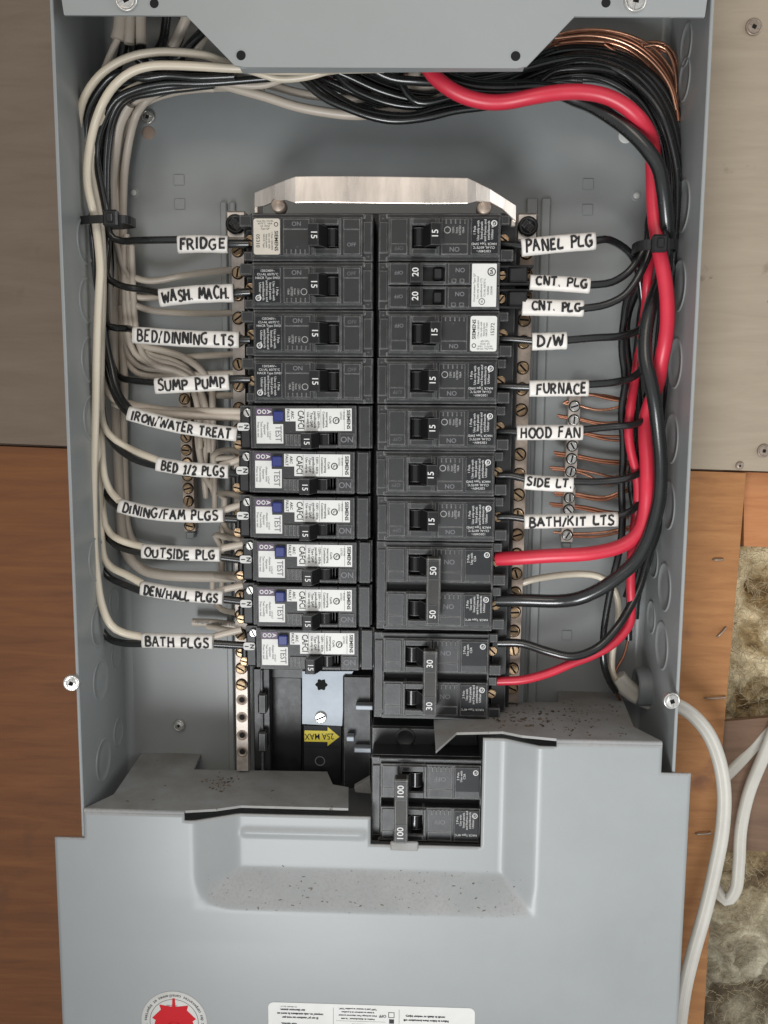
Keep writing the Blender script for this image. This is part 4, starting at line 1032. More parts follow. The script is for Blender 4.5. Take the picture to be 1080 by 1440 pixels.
# line-side lug cover above the main breaker
mb = MB(); pbox(mb, 521, 1021, 672, 1071, -38, -10, .0012); c0 = P(570, 1037, -38)
mainb = mn
def mpart(mb, name, m):
    o = mb.build(name, m); o.parent = mn; o.matrix_parent_inverse = mn_inv; return o
bpy.context.view_layer.update(); mn_inv = mn.matrix_world.inverted()
mpart(mb, 'lug_cover', 'plastic')
mpart(MB().lathe([(5.6 * MM, .1 * MM), (4.9 * MM, .6 * MM), (4.1 * MM, .5 * MM), (3.6 * MM, .1 * MM), (.01 * MM, .15 * MM)], 28, Matrix.Translation(c0)), 'lug_boss', 'plastic')
for x, y, a, b in ((534, 1060, 4.0, 1.7), (615, 1060, 3.7, 1.7), (620, 1050, 6, 3.2)):
    c = P(x, y, -38.1)
    mpart(MB().prism([(c.x + a * MM * math.cos(t), c.z + b * MM * math.sin(t)) for t in [k * math.pi / 10 for k in range(20)]], -.0382, -.0381), 'lug_hole', 'hole')
mb = MB(); pbox(mb, 521, 1064, 674, 1071, -42, -30, .001); mpart(mb, 'lug_cover_lip', 'plastic')
# small grey line clip left of main
mb = MB(); a = ppoly([(498, 1107), (520, 1094), (522, 1116), (500, 1114)], -38); part(MB().prism(a, -.038, -.034), 'line_clip', 'paint_dirty')

# ================================================================== WIRES
def parse(s, y):
    out = []
    for q in s.split():
        c = q.split(',')
        out.append(P(float(c[0]), float(c[1]), float(c[2]) if len(c) > 2 else y))
        if len(c) > 2: y = float(c[2])
    return out
WG = {'black': 'black branch wires', 'white': 'white neutral wires', 'grey': 'white neutral wires', 'red': 'red wires', 'copper': 'bare copper ground wires', 'copper_dull': 'bare copper ground wires'}
def wire(kind, r, y, s, label, name=None, group=None):
    pts = parse(s, y)
    mb = MB().tube(pts, r * MM, 28, step=.003, ell=1.12, dent=.30) if kind == 'jacket' else MB().tube(pts, r * MM, 9 if r > 1 else 7, step=.0028)
    m = {'black': 'wire_black', 'white': 'wire_white', 'grey': 'wire_grey', 'red': 'wire_red', 'jacket': 'jacket', 'copper': 'copper', 'copper_dull': 'copper_dull'}[kind]
    nm = name or {'black': 'black_wire', 'white': 'white_wire', 'grey': 'white_wire', 'red': 'red_wire', 'jacket': 'cable', 'copper': 'copper_wire', 'copper_dull': 'copper_wire'}[kind]
    return mb.build(nm, m, loc=pts[0], label=label, cat='cable' if kind == 'jacket' else 'wire', group=group or WG.get(kind))
# --- left: front whites
wire('white', 2.05, -46, '560,88,-52 450,98,-52 385,99,-50 321,89,-50 290,78,-50 245,73 223,73 190,78 163,89 139,107,-48 119,136,-46 111,164,-44 109,200,-42 110,229,-38 112,274,-34 115,305,-33 118,364 119,394,-30 121,424 124,470,-26 128,520,-24 134,580,-28 138,640,-34 139.5,679 141,724 143,761 147,786 157,798 177,808,-38 199,820,-42', 'outermost white wire at the upper left bend, ending in the DEN/HALL PLGS label')
wire('white', 2.15, -48, '540,96,-50 470,97,-54 403,96,-55 330,96,-56 290,94,-56 245,92 212,93 185,101 161,120,-54 145,144 134,172,-50 126,207,-48 122.6,237 123.5,262 129,288 133,305,-45 139,350 141,379 139.5,409 137.5,450 136,500 134.5,571,-44 132.5,627 131,679 131.5,724 132,761 135,800 143,850 156,879 171,889,-42 202,896', 'front white wire running down the left side into the BATH PLGS label')
wire('white', 1.9, -36, '300,112,-40 240,112,-40 190,122,-40 155,150,-38 135,195,-36 128,235,-36 133,266 139,296 143,330 145,400,-30 143,480,-30 142,560 143,620 145.5,660,-36 148.5,675 155,690 167,704,-40', 'white wire crossing behind the tie into the DINING/FAM PLGS label')
wire('white', 1.9, -34, '143,640,-26 144,700,-30 145.5,724,-34 148,738 155,750 168,759,-38 185,765 203,769,-41', 'white wire curving into the OUTSIDE PLG label')
wire('white', 1.9, -33, '139,500,-26 141,560,-28 146,598,-32 154,611 163,619 179,629 201,639,-38 224,648,-42', 'white wire curving into the BED 1/2 PLGS label')
wire('grey', 2.0, -26, '143,500,-20 145,528,-22 150,547,-24 160,561,-25 179,567 201,572,-28 229,576 257,577.5 300,578.5,-36 341,579,-38', 'upper white wire just above the IRON/WATER TREAT label')
wire('grey', 2.0, -27, '160,568,-20 190,576,-27 225,581,-32 260,584,-36 300,586 341,587,-38', 'lower white wire just above the IRON/WATER TREAT label')
# tails from labels into the arc fault breakers
for a, b, nm in (('310,655,-40 322,651 342,645,-39', 0, 'BED 1/2 PLGS'), ('300,724,-40 316,717 342,709,-39', 0, 'DINING/FAM PLGS'), ('298,778,-40 310,772 342,765,-39', 0, 'OUTSIDE PLG'), ('300,834,-40 314,829 342,823,-39', 0, 'DEN/HALL PLGS'), ('290,899,-40 301,895 340,885,-39', 0, 'BATH PLGS')):
    wire('grey', 1.9, -40, a, 'short white wire leaving the right end of the %s label' % nm)
# --- left: sheathed thick ones at the back
wire('grey', 3.1, -10, '181,147,-26 168,173,-22 161,214,-16 157,259,-12 158,300,-10 161,357,-9 160,430 160,520 162,600 165,650 168,709 172,753 180,782 199,800 227,808,-14 296,811,-18 334,811,-20', 'thick off-white neutral wire sweeping under the OUTSIDE PLG label')
wire('grey', 2.2, -12, '330,122,-22 285,120,-26 240,124,-26 222,130 205,142,-22 192,160 186,178,-18 180,207,-14 175,244,-11 173,296,-9 174,360 173,420 172,470 175,540 174,600,-6 176,690,-6 179,738 187,760 205,772,-8 240,778,-8', 'off-white wire right of the upper left mounting screw')
wire('grey', 1.8, -16, '300,125,-30 240,122,-34 196,124,-34 178,134,-32 165,165,-22 158,190,-16 152,230,-12 150,300,-10 165,345,-14 178,384,-14 191,391 208,395 231,393 250,389 282,384,-18 331,379,-22', 'white wire meeting the neutral bar above the WASH. MACH. label')
wire('grey', 1.7, -14, '165,300,-8 167,370,-9 179,411,-13 194,418 223,418.5 280,416,-18 331,408,-22', 'white wire running behind the WASH. MACH. label')
wire('grey', 1.8, -15, '168,330,-8 172,395,-9 180,421,-14 194,431 216,437 250,440 290,441,-20 332,440,-22', 'white wire meeting the neutral bar between WASH. MACH. and BED/DINNING')
wire('grey', 1.9, -16, '176,380,-12 179,409,-14 182,438 186,460 192,476,-15 205,487 229,493 257,502 275,513 287,525,-16 297,545 299,567,-14 300,610,-12 300,690,-10', 'topmost of the curved white wires above the SUMP PUMP label')
wire('grey', 1.9, -14, '170,430,-10 181,480,-12 190,493 205,500 229,505 253,514 268,524 279,545,-12 277,600,-10 281,640,-10 290,674 299,686 303,700', 'second curved white wire above the SUMP PUMP label')
wire('grey', 1.9, -12, '170,450,-8 181,500,-10 192,511 205,517 229,520 249,525 272,540,-10 286,570,-8 290,620,-8 287,660,-8 290,700,-6', 'third curved white wire above the SUMP PUMP label')
wire('grey', 1.8, -9, '172,470,-6 182,512,-8 193,524 216,528.5 244,527,-10 290,526,-14 332,524,-20', 'lowest white wire just above the SUMP PUMP label')
wire('grey', 1.7, -13, '250,505,-9 267,502,-12 304,499.5,-16 332,498,-22', 'short white wire entering the neutral bar below BED/DINNING LTS')
wire('grey', 1.8, -10, '290,540,-6 297,554,-8 310,556,-14 332,556,-22', 'short white wire entering the neutral bar below SUMP PUMP')
for s, lb in (('302,715,-14 302,680,-14 301,650,-16 300,641,-19 308,635,-24 324,633,-28 342,636,-32', 'hooked white wire above the right end of BED 1/2 PLGS'),
              ('299,646,-14 308,644,-18 332,643,-22', 'tiny white wire just below the hooked one'),
              ('316,712,-16 316,700,-18 308,694,-22 320,694,-26 342,699,-32', 'hooked white wire above the right end of DINING/FAM PLGS'),
              ('315,700,-14 315,736,-14 320,746,-16 332,753,-20', 'white wire curving below the right end of DINING/FAM PLGS'),
              ('309,765,-12 303,753,-16 317,755,-22 341,760,-31', 'short white wire above the right end of OUTSIDE PLG'),
              ('312,740,-10 312,791,-12 312,828,-12', 'vertical white wire below the right end of OUTSIDE PLG'),
              ('299,830,-14 299,816,-16 303,810,-20 317,811,-24 341,814,-31', 'hooked white wire above the right end of DEN/HALL PLGS'),
              ('300,835,-14 304,850,-14 312,857,-16 332,862,-20', 'white wire curving below the right end of DEN/HALL PLGS'),
              ('292,881,-10 305,883,-13 320,886,-20 338,888,-28', 'short white wire above the right end of BATH PLGS')):
    wire('grey', 1.7, -14, s, lb)
mb = MB().tube(parse('271,875 300,876 334,880', -8), 2.4 * MM, 8, ell=1.0); o = mb.build('cable_jacket_end', 'wire_grey', loc=P(271, 875, -8), label='dim cut end of printed cable sheath above the BATH PLGS label', cat='cable')
mb = MB(); a = P(303, 877, -10.6); put(mb, 'NMD90  WIRING 14/2', 2.6, a.x / MM, a.z / MM, -10.7, -3.5, sx=.95)
q = mb.build('lettering', 'greyink'); q.parent = o; q.location = -o.location
# --- left blacks
wire('black', 1.9, -24, '330,107,-46 279,109,-46 234,106,-46 200,110 163,104,-44 139,127,-42 123,158,-40 119,190,-38 114.5,229,-38 117,274,-37 122,311,-37 127,335 130,379,-34 129,424,-30 131,500,-26 128,560,-24 126,640,-22 128,720,-24 134,780,-28 141,797,-32 154,812 177,823,-38 200,832,-42', 'black wire between the two front white wires, ending in DEN/HALL PLGS')
wire('black', 2.0, -22, '330,113,-36 260,116,-36 200,118,-36 150,125,-34 118,165,-28 104,220,-22 102,270,-19 105,320,-18 109,370 111,409 112,453 113,478 118,515 121,552 121,635,-20 121,709,-24 123,780,-28 127,835,-32 136,872,-34 152,897,-36 171,904,-40 203,905,-43', 'outermost black wire low on the left, ending in BATH PLGS')
wire('black', 1.9, -30, '380,110,-42 285,117,-43 234,117,-43 196,124,-42 163,140,-40 148,165,-37 136,200,-36 135,215,-35 139,244 145,274 149,297 152,322,-33 155,330 161,336 173,339 194,338,-36 252,337,-41', 'black wire into the left end of the FRIDGE label')
wire('black', 1.9, -26, '300,116,-38 210,126,-38 170,142,-34 152,180,-30 146,240,-28 148,300,-27 151,340 148,375,-26 153,393,-26 164,399 179,404,-30 201,407 226,412,-40', 'black wire into the left end of the WASH. MACH. label')
wire('black', 1.9, -24, '300,120,-32 220,130,-32 176,142,-30 160,170,-26 152,215,-24 150,280,-23 152,340 147,409 147,445 153,459,-25 165,461.5 179,462 190,465,-38', 'black wire into the left end of the BED/DINNING LTS label')
wire('black', 1.9, -22, '165,130,-30 148,170,-24 143,230,-20 146,300,-19 149,364 147,409 146,453 151,490,-20 160,519 170,531,-24 186,535,-30 220,538,-41', 'black wire into the left end of the SUMP PUMP label')
wire('black', 2.0, -27, '143,330,-22 147,400,-22 147,450,-24 150,482,-27 157,515,-29 163,542,-32 171,561,-36 184,577,-42', 'right-hand black wire into the IRON/WATER TREAT label')
wire('black', 1.8, -23, '139,340,-16 142,430,-18 145,490,-22 153,530,-25 162,556,-28 170,570,-32 183,584,-40', 'left-hand black wire into the IRON/WATER TREAT label')
wire('black', 1.9, -29, '140,400,-14 141,500,-18 143,570,-24 148,600,-27 157,620,-30 173,636,-33 194,648,-37 223,656,-42', 'black wire into the left end of the BED 1/2 PLGS label')
wire('black', 1.9, -28, '139,480,-12 142,600,-18 144,660,-24 147,688,-28 153,701,-31 167,714,-38', 'black wire into the left end of the DINING/FAM PLGS label')
wire('black', 1.9, -27, '140,560,-10 142,690,-20 144,728,-26 149,750,-29 161,765,-32 182,774,-36 203,778,-41', 'black wire into the left end of the OUTSIDE PLG label')
# black tails on the right of labels into the breaker terminals
for s, nm in (('312,343,-41 330,343,-42 350,343,-42', 'FRIDGE'), ('322,414,-41 335,412,-42 352,411,-42', 'WASH. MACH.'), ('330,478,-41 340,478,-42 352,478,-42', 'BED/DINNING LTS'), ('318,534,-41 335,533,-42 352,533,-42', 'SUMP PUMP'),
              ('326,612,-41 345,613,-40', 'IRON/WATER TREAT'), ('318,664,-41 345,668,-38', 'BED 1/2 PLGS'), ('310,729,-40 345,731,-38', 'DINING/FAM PLGS'), ('305,783,-40 345,788,-38', 'OUTSIDE PLG'), ('309,842,-40 345,846,-38', 'DEN/HALL PLGS'), ('298,905,-40 345,908,-38', 'BATH PLGS')):
    wire('black', 2.2, -41, s, 'short black wire between the %s label and its breaker' % nm)
# --- top: strands crossing under the top cover
for k, s, y, r, lb in (
  ('white', '560,85,-50 500,88,-48 470,97,-46 431,108,-44 392,111 364,103,-46 340,96,-50 300,90,-50', -44, 1.8, 'white wire dipping below the top cover left of centre'),
  ('grey', '300,112,-40 345,120,-38 375,119,-38 395,112,-38 440,104,-38 520,92,-38', -38, 1.8, 'white wire rising behind the top cover left of centre'),
  ('grey', '290,112,-30 320,121,-30 376,137,-30 417,150 459,158 500,162 545,158,-28 600,146,-26 660,120,-26', -30, 2.5, 'thick off-white wire sagging lowest under the top cover'),
  ('grey', '330,108,-22 384,121,-22 417,130 445,135 500,139 560,128 620,118 680,100', -22, 2.2, 'off-white wire above the sagging thick one'),
  ('grey', '480,128,-12 540,124,-12 620,122,-12 700,110', -12, 2.0, 'straight off-white wire far behind the black strands'),
  ('grey', '498,120,-16 520,110,-16 549,94,-18 570,80', -16, 2.2, 'short slanting white wire below the top cover'),
  ('grey', '584,80,-30 583,95,-30 582,112,-28', -30, 3.2, 'short upright white wire end beneath the top cover'),
  ('grey', '545,160,-14 558,143,-14 575,132,-14 592,122', -14, 2.4, 'short white wire behind the black strands near the centre'),
  ('black', '400,90,-40 426,113,-38 453,136 487,152 528,166 556,170 598,166 640,156 693,148 740,130,-40 780,101,-42 811,97,-44 847,98,-44 880,110,-42 905,134,-42 925,165,-42 938,200,-40 944,240,-38 945,270,-38 946,322,-36 944,362,-34 940,420,-28 930,500,-22 908,560,-20', -38, 1.9, 'lowest black strand hanging under the top cover'),
  ('black', '415,88,-34 442,113,-34 470,134 509,154 556,163 584,162 620,152 680,140,-36 740,118,-38 780,110,-40 821,106,-42 851,112,-42 878,126,-42 902,146,-42 922,180,-40 932,215,-36 938,260,-34 940,330,-32 925,400,-24 905,440,-20', -34, 1.9, 'second black strand hanging under the top cover'),
  ('black', '455,85,-30 475,105,-30 492,122 520,136 556,147 598,150 640,142 700,128,-32 760,102,-36 811,88,-40 841,90,-42 872,101,-44 892,116,-44 919,144,-45 935,173,-46 947,214,-44 952,245,-42 952,300,-40 949,340,-38 944,400,-34 938,480,-28', -30, 2.0, 'third black strand, arching over the red wire at the upper right'),
  ('black', '500,80,-44 523,97,-44 550,110,-43 584,114 614,115,-42 680,108,-40 740,96,-38 790,84,-38 830,82,-38 870,92,-38 900,112,-40 928,148,-40 943,188,-38 953,235,-36 957,270,-34 954,322,-34 952,362 951,415 946,476,-30 941,522 938,568 936,617 937,660 933,700 923,750,-32 911,783,-34 899,826,-38 884,857,-42 868,882,-46 841,910,-48 805,923,-50 770,916,-48 735,905,-44 700,904,-42', -44, 2.3, 'long black wire hugging the right wall and ending in the 30 amp breaker'),
  ('black', '564,80,-34 564,97,-34 567,122 581,141 598,145 640,135 700,118,-34 770,88,-34 830,76,-34 880,88,-36 915,116,-38 940,155,-36 952,195,-34 958,240,-30 958,290,-28 955,340,-28 950,400,-24 944,480,-20', -34, 1.9, 'black strand looping tightly beneath the top cover near the centre'),
  ('black', '600,100,-26 660,112,-26 720,100,-26 780,74,-30 821,70,-30 862,76,-31 892,90,-32 923,116,-32 943,144,-30 955,177,-28 960,214,-26 961,250,-24 960,330,-22 955,400,-20 948,520,-18 938,640,-18 925,740,-18 905,800,-16', -26, 3.0, 'thick black wire outermost at the upper right bend'),
  ('black', '620,95,-18 680,98,-18 740,88,-18 800,72,-20 850,84,-22 890,104,-24 915,134,-26 930,170,-28 940,210,-26 950,260,-20 950,340,-16 940,440,-12 925,560,-12', -18, 2.0, 'black strand deep inside the upper right bend'),
  ('black', '640,120,-28 690,112,-28 750,94,-30 800,92,-34 840,99,-36 868,113,-38 893,134,-38 914,163,-38 927,196,-36 930,232,-34 928,290,-28 915,340,-26 905,365,-30', -28, 1.8, 'black strand beneath the red wire at the upper right'),
  ):
    wire(k, r, y, s, lb)
# --- right: big conductors
wire('red', 3.75, -56, '596,78,-54 605,100,-56 624,119,-58 652,135 683,143 711,143 748,136,-60 785,130,-60 821,129.5 851,135 876,147 898,166,-58 912,187,-52 918,205,-46 918,230,-46 919,270,-48 921,309,-50 924,330,-52 928,357,-54 934,388,-55 937.5,415 938.5,446 936,476 930,507,-52 925,538,-44 916,563,-37 909,585,-36 908,614,-42 910,650,-48 910,683,-52 908,717 902,742 889,759 869,770 845,776 820,779.5 770,782,-50 725,785,-46 699,786,-42', 'thick red wire looping down the right side to the 50 amp breaker')
wire('black', 3.55, -50, '598,82,-46 611,97,-48 628,109 665,121,-49 702,123.5 748,123,-49 785,129,-48 808,139,-48 831,148,-50 862,167,-54 888,187,-58 911,212,-60 926,236,-60 933,270,-59 938,322,-54 938,350,-48 932,385,-42 923,409,-44 914,437,-50 908,470,-54 908,507,-58 915,538,-60 921,568,-60 926,612,-58 929,650,-57 927,700,-57 919,735,-57 908,765,-57 892,791,-57 868,812,-57 843,829,-56 815,841,-54 788,845,-50 735,844,-46 699,844,-42', 'thick black wire crossing the red one and ending in the 50 amp breaker')
wire('red', 2.4, -30, '640,112,-20 700,110,-20 740,101,-22 780,86,-24 830,84,-26 868,99,-30 884,114,-34 899,133,-36 916,153,-36 927,176,-34 936,230,-28 935,300,-26 922,350,-30 912,380,-36 910,401,-37 908,430,-32 900,480,-24 892,540,-30 887,572,-36 884,599,-38 884,612 887,633 893,658 897,683 897,703 892,740,-36 888,775,-38 887,823,-40 888,857,-40 886,876,-41 873,895,-42 857,909,-43 830,923 806,932 770,947 735,956 699,958,-41', 'thinner red wire weaving down to the 30 amp breaker')
# --- right: thin blacks at labels
for s, y, lb in (('702,343,-40 720,345,-42 736,346,-44', -42, 'short black wire from its breaker into the PANEL PLG label'),
                 ('832,340,-44 850,336.5,-42 864,340,-38 883,353,-34 893,367,-32 899,390,-30 904,430,-26 908,470,-22', -40, 'black wire arcing out of the right end of PANEL PLG'),
                 ('824,401,-45 842,400,-44 860,397,-43 883,383,-42 899,362,-42 909,343,-42 912,310,-36 922,270,-34', -42, 'black wire rising from the upper CNT. PLG label into the tie'),
                 ('815,434,-46 835,432 853,428,-46 877,416,-46 893,397,-46 907,370,-45 916,345,-44 925,310,-38', -46, 'black wire rising from the lower CNT. PLG label into the tie'),
                 ('700,477,-40 720,477,-42 752,480,-44', -42, 'short black wire from its breaker into the D/W label'),
                 ('790,479,-43 837,475,-42 870,473,-40 893,467,-38 903,461,-36 912,440,-32', -42, 'black wire from the D/W label into the right bundle'),
                 ('700,543,-40 720,544,-42 750,545,-44', -42, 'short black wire from its breaker into the FURNACE label'),
                 ('820,541,-43 860,538,-42 886,532,-40 900,522,-37 908,505,-34', -42, 'black wire from the FURNACE label into the right bundle'),
                 ('700,607,-40 715,607,-42 733,608,-44', -42, 'short black wire from its breaker into the HOOD FAN label'),
                 ('812,605,-43 860,600,-43 885,598,-43 904,592,-38 915,580,-32', -42, 'black wire from the HOOD FAN label into the right bundle'),
                 ('700,669,-40 720,669,-42 743,675,-44', -42, 'short black wire from its breaker into the SIDE LT. label'),
                 ('799,677,-43 848,677,-43 883,672,-43 902,663,-40 914,650,-34', -42, 'black wire from the SIDE LT. label into the right bundle'),
                 ('700,727,-40 720,727,-42 745,731,-44', -42, 'short black wire from its breaker into the BATH/KIT LTS label'),
                 ('862,727,-43 876,724,-43 888,718,-42 902,705,-38 912,690,-32', -42, 'black wire from the BATH/KIT LTS label into the right bundle')):
    wire('black', 1.95, y, s, lb)
wire('black', 1.95, -33, '920,330,-30 905,372,-32 893,398,-33 881,424 877,453 874.5,476 875,499 878,522 878.5,545 875,566 874,591 876,614 876,650 874,683 875,725 874,752 869,783 863,808 855,848 849,890 849,932 857,957,-28 866,972,-24', 'thin black wire running down to the white cable at the lower right')
wire('black', 1.9, -25, '915,345,-22 905,420,-24 901,440 897,476 894,507 896,538 899,580 898,614 890,650 887,683 892,717 897,760 893,800 880,840', 'black wire deep in the right bundle behind the labels')
wire('black', 1.9, -18, '905,390,-18 884,440 881,476 885,515 888,540 892,600 895,660 890,760 885,850,-20 884,900', 'black strand standing in for a shadow left of the red wires')  # dark strand added where only the thin black wire's shadow falls
wire('black', 2.1, -16, '950,420,-14 945,520 942,640 930,740 908,800 896,840 893,870', 'black wire in shadow behind the thick wires at right')
wire('white', 1.9, -26, '726,823,-22 745,816,-24 770,811 800,807.5 820,807 841,810 857,820 868,840,-24 870,868 865,895 861,920 861,945 868,958,-20', 'white wire looping from the right neutral bar down to the cable')
wire('copper_dull', .85, -18, '893,780,-10 890,840,-12 885,890,-16 876,925,-18 866,942,-20 864,965,-20 872,985,-14', 'bare copper wire beside the white cable at the lower right')
wire('jacket', 4.6, -21, '868,952,-22 876,962,-22 890,974,-21 915,986,-21', 'white cable end entering through the grey connector')
# --- copper at upper right corner
base = ['788,50 821,45 851,45 882,52 910,69 933,91 947,118 952,142 955,180', '785,57 820,51 852,52 884,62 909,80 930,103 945,130 953,160', '788,61 821,58 855,60 880,68 905,86 925,108 940,134 950,165',
        '790,55 830,48 865,52 896,64 920,84 938,108 949,134 954,170', '840,60 868,64 892,77 912,95 930,120', '846,58 880,72 905,92 922,112 934,130', '850,62 876,80 898,100 914,118',
        '900,62 912,59 933,61 947,75 954,101 953,136 956,180', '905,66 918,63 935,68 945,84 950,108 951,140', '780,65 815,62 850,66 874,78 896,96 912,116', '780,54 830,50 872,58 903,75 926,97 943,124 951,155', '786,48 818,42 850,42 886,50 914,64 936,86 950,112 954,150']
for i, s in enumerate(base):
    wire('copper' if i % 3 else 'copper_dull', .78, -20 - (i * 5) % 17, s, 'bare copper wire in the curved bundle at the upper right corner', group='copper wires bundled at the upper right corner')
# --- copper at the ground bar
cw = [('793,566 826,555,-12 852,560 873,564 892,566', 0), ('826,554 855,557 873,561 895,562', 0), ('792,567 809,570 817,571 836,576 855,576 873,571 890,562', 1), ('784,584 809,588 817,589 839,594 858,595 874,593 893,590', 0), ('786,586 809,590 817,591 842,597 858,598 876,597', 0),
      ('800,606 819,608 846,613 875,614 893,616', 0), ('802,609 819,610 852,618 876,620 893,623', 0), ('779,636 809,640 846,647 874,649 895,651', 0), ('782,640 809,643 846,650 874,653 895,656', 0), ('773,657 809,660 836,665 865,671 874,667 890,660', 1), ('776,660 809,663 830,670 846,681 858,681 874,674 888,668', 1),
      ('779,693 809,694 833,698 852,699 871,692 888,684', 1), ('781,696 809,697 833,702 852,703 873,695 890,687', 0), ('773,708 807,711 829,714 852,719 880,722', 0), ('776,711 807,714 830,718 855,724 884,728', 0), ('778,748 800,750 829,750 852,748 872,744 895,738', 1), ('800,754 829,755 852,753 872,748 893,742', 0)]
for i, (s, k) in enumerate(cw):
    wire('copper' if k else 'copper_dull', .82, -9.5, s, 'bare copper ground wire between the right ground bar and the bundle', group='copper wires on the right ground bar')
wire('copper_dull', .9, -8, '560,118,-8 610,112,-8 660,106,-8 740,92,-10 790,66,-14', 'bare copper wire glimpsed under the top cover near the centre')
wire('copper_dull', .9, -10, '540,108,-10 590,103,-10 650,96,-10 720,88,-10 785,60,-16', 'second bare copper wire glimpsed under the top cover')
# --- fuller bundles: neighbours of the traced runs, each its own wire
rj = random.Random(11)
def jit(s, dx, dy, dz, amp=1.6):
    out = []; ph = rj.random() * 6; n = 0
    for q in s.split():
        c = q.split(','); n += 1
        o = amp * math.sin(ph + n * .9)
        t = '%.1f,%.1f' % (float(c[0]) + dx + o, float(c[1]) + dy + o * .5)
        if len(c) > 2: t += ',%.1f' % (float(c[2]) + dz)
        out.append(t)
    return ' '.join(out)
LB = '330,112,-34 260,112,-34 200,120,-34 160,138,-30 135,170,-26 124,215,-24 122,270,-24 126,330,-22 131,400,-20 133,480,-18 135,580,-16 138,680,-14'
for k, dx, dy, dz, lb in (('black', 0, 2, 0, 'black wire just inside the outer white wires at the upper left bend'), ('white', 9, 4, -2, 'cream wire half hidden behind the front white wire on the left'), ('black', 14, 5, 4, 'black wire third from the left wall below the tie'), ('black', 20, 8, 8, 'black wire in the middle of the left bundle'),
                          ('grey', 25, 8, 8, 'dim cream wire in the middle of the left bundle'), ('black', 30, 10, 10, 'deep black wire at the inner side of the left bundle'), ('grey', 40, 12, 14, 'dim off-white wire against the back plate at left')):
    wire(k, 1.85, -30, jit(LB, dx, dy, dz), lb)
TB = '440,88,-34 480,104,-32 530,126,-30 580,138,-28 630,136,-28 690,124,-28 750,108,-30 810,92,-30 860,92,-32 900,110,-32 926,142,-30 942,185,-28 950,240,-26 951,310,-24 946,390,-22 938,480,-20 930,570,-18'
for k, dx, dy, dz, r, lb in (('black', -10, 14, 4, 1.9, 'black strand near the bottom of the sagging top bundle'), ('black', 6, 2, 0, 1.9, 'black strand in the middle of the sagging top bundle'), ('black', 14, -6, 6, 1.9, 'black strand high in the sagging top bundle'),
                             ('black', -16, 20, 10, 1.9, 'dark strand hidden lowest at the back of the top bundle'), ('red', 2, -4, 10, 1.9, 'thin red wire glimpsed in the upper right bend'), ('black', -4, 6, 12, 2.1, 'black strand along the back of the upper right bend')):
    wire(k, r, -28, jit(TB, dx, dy, dz), lb)
for i in range(12):
    q = base[i % 12]
    wire('copper' if i % 2 else 'copper_dull', .78, -10 - (i * 7) % 23, jit(q, rj.uniform(-4, 3), rj.uniform(-1, 7), 0, 1.2), 'bare copper wire in the curved bundle at the upper right corner', group='copper wires bundled at the upper right corner')
for i, (a, b) in enumerate(((0, 0), (4, 3), (-5, 5), (7, 7))):
    wire('grey', 1.8, -16, jit('178,330,-12 180,400,-12 184,450,-12 196,486,-13 216,500,-14 240,506,-14 262,518,-14 276,538,-12 284,570,-10 287,620,-9', a, b * 2.2, -i, .9), ('first', 'second', 'third', 'fourth')[i] + ' inner cream wire curving behind the SUMP PUMP label')
# --- cables entering top left
for s, r, lb in (('172,-20,-36 171,25,-36 169,45,-36 166,56,-36', 4.0, 'leftmost white cable sheath end at the top left'), ('184,-20,-38 183,25,-38 182,62,-38', 2.6, 'middle white cable sheath end at the top left'), ('199,-20,-36 198,25,-36 199,63,-36', 2.9, 'right white cable sheath end of the three at the top left'),
                 ('271,-10,-34 262,25,-34 255,42,-32 243,66,-28', 2.8, 'white cable slanting past the corner of the top cover'), ('300,30,-26 288,50,-26 274,72,-24 262,98,-22', 2.5, 'dim white cable behind the edge of the top cover')):
    wire('grey', r, -36, s, lb, name='cable', group='white cables entering at the top left')
wire('grey', 1.8, -30, '168,52,-34 160,66,-34 152,85,-33 143,105,-32 130,130,-30 116,160,-26 106,210,-20', 'white wire dropping from the leftmost cable sheath')
for s in ('176,55,-34 172,75,-30 165,95,-26 150,125,-22', '190,58,-34 188,75,-30 215,95,-26 260,100,-26 330,100,-26', '198,60,-36 205,80,-30 240,88,-28 300,96,-28', '235,20,-22 228,60,-22 210,85,-22 180,110,-22', '285,45,-36 270,60,-36 255,78,-34 230,95,-30', '260,20,-14 250,60,-14 225,90,-14'):
    wire('black', 2.4, -30, s, 'black wire in the dark upper left corner behind the white bends', group='black wires in the upper left corner')
for s in ('600,112,-8 680,104,-8 760,84,-10', '500,150,-8 540,128,-8 580,105,-8', '430,100,-20 470,110,-20 520,112,-20 560,104,-20', '640,128,-14 700,122,-14 770,100,-18', '620,138,-20 690,130,-22 760,110,-26 820,112,-28'):
    wire('black', 2.2, -12, s, 'black wire half hidden behind the strands under the top cover', group='black wires behind the strands under the top cover')

# --- outside cables at the right
wire('jacket', 3.5, -30, '925,985,-20 948,990,-20 972,1004,-20 995,1030,-22 1010,1065,-24 1018,1110,-26 1016,1165,-28 1006,1220,-30 992,1280,-32 975,1340,-34 963,1390,-36 956,1440,-38 950,1520,-38', 'white cable looping down outside the box over the orange plywood', group='white cables outside the box')
wire('jacket', 3.3, 12, '1130,950,16 1096,1010,14 1073,1065,12 1053,1115,10 1042,1165,8 1039,1215,6 1034,1252,6 1021,1266,8 1008,1250,12 1000,1225,22 1003,1190,34', 'white cable with a hook-shaped end in front of the insulation', group='white cables outside the box')
wire('jacket', 3.2, 22, '1130,980,24 1085,1022,22 1055,1055,22 1030,1082,20 1000,1110,20', 'dimmer white cable passing behind the orange plywood edge', group='white cables outside the box')
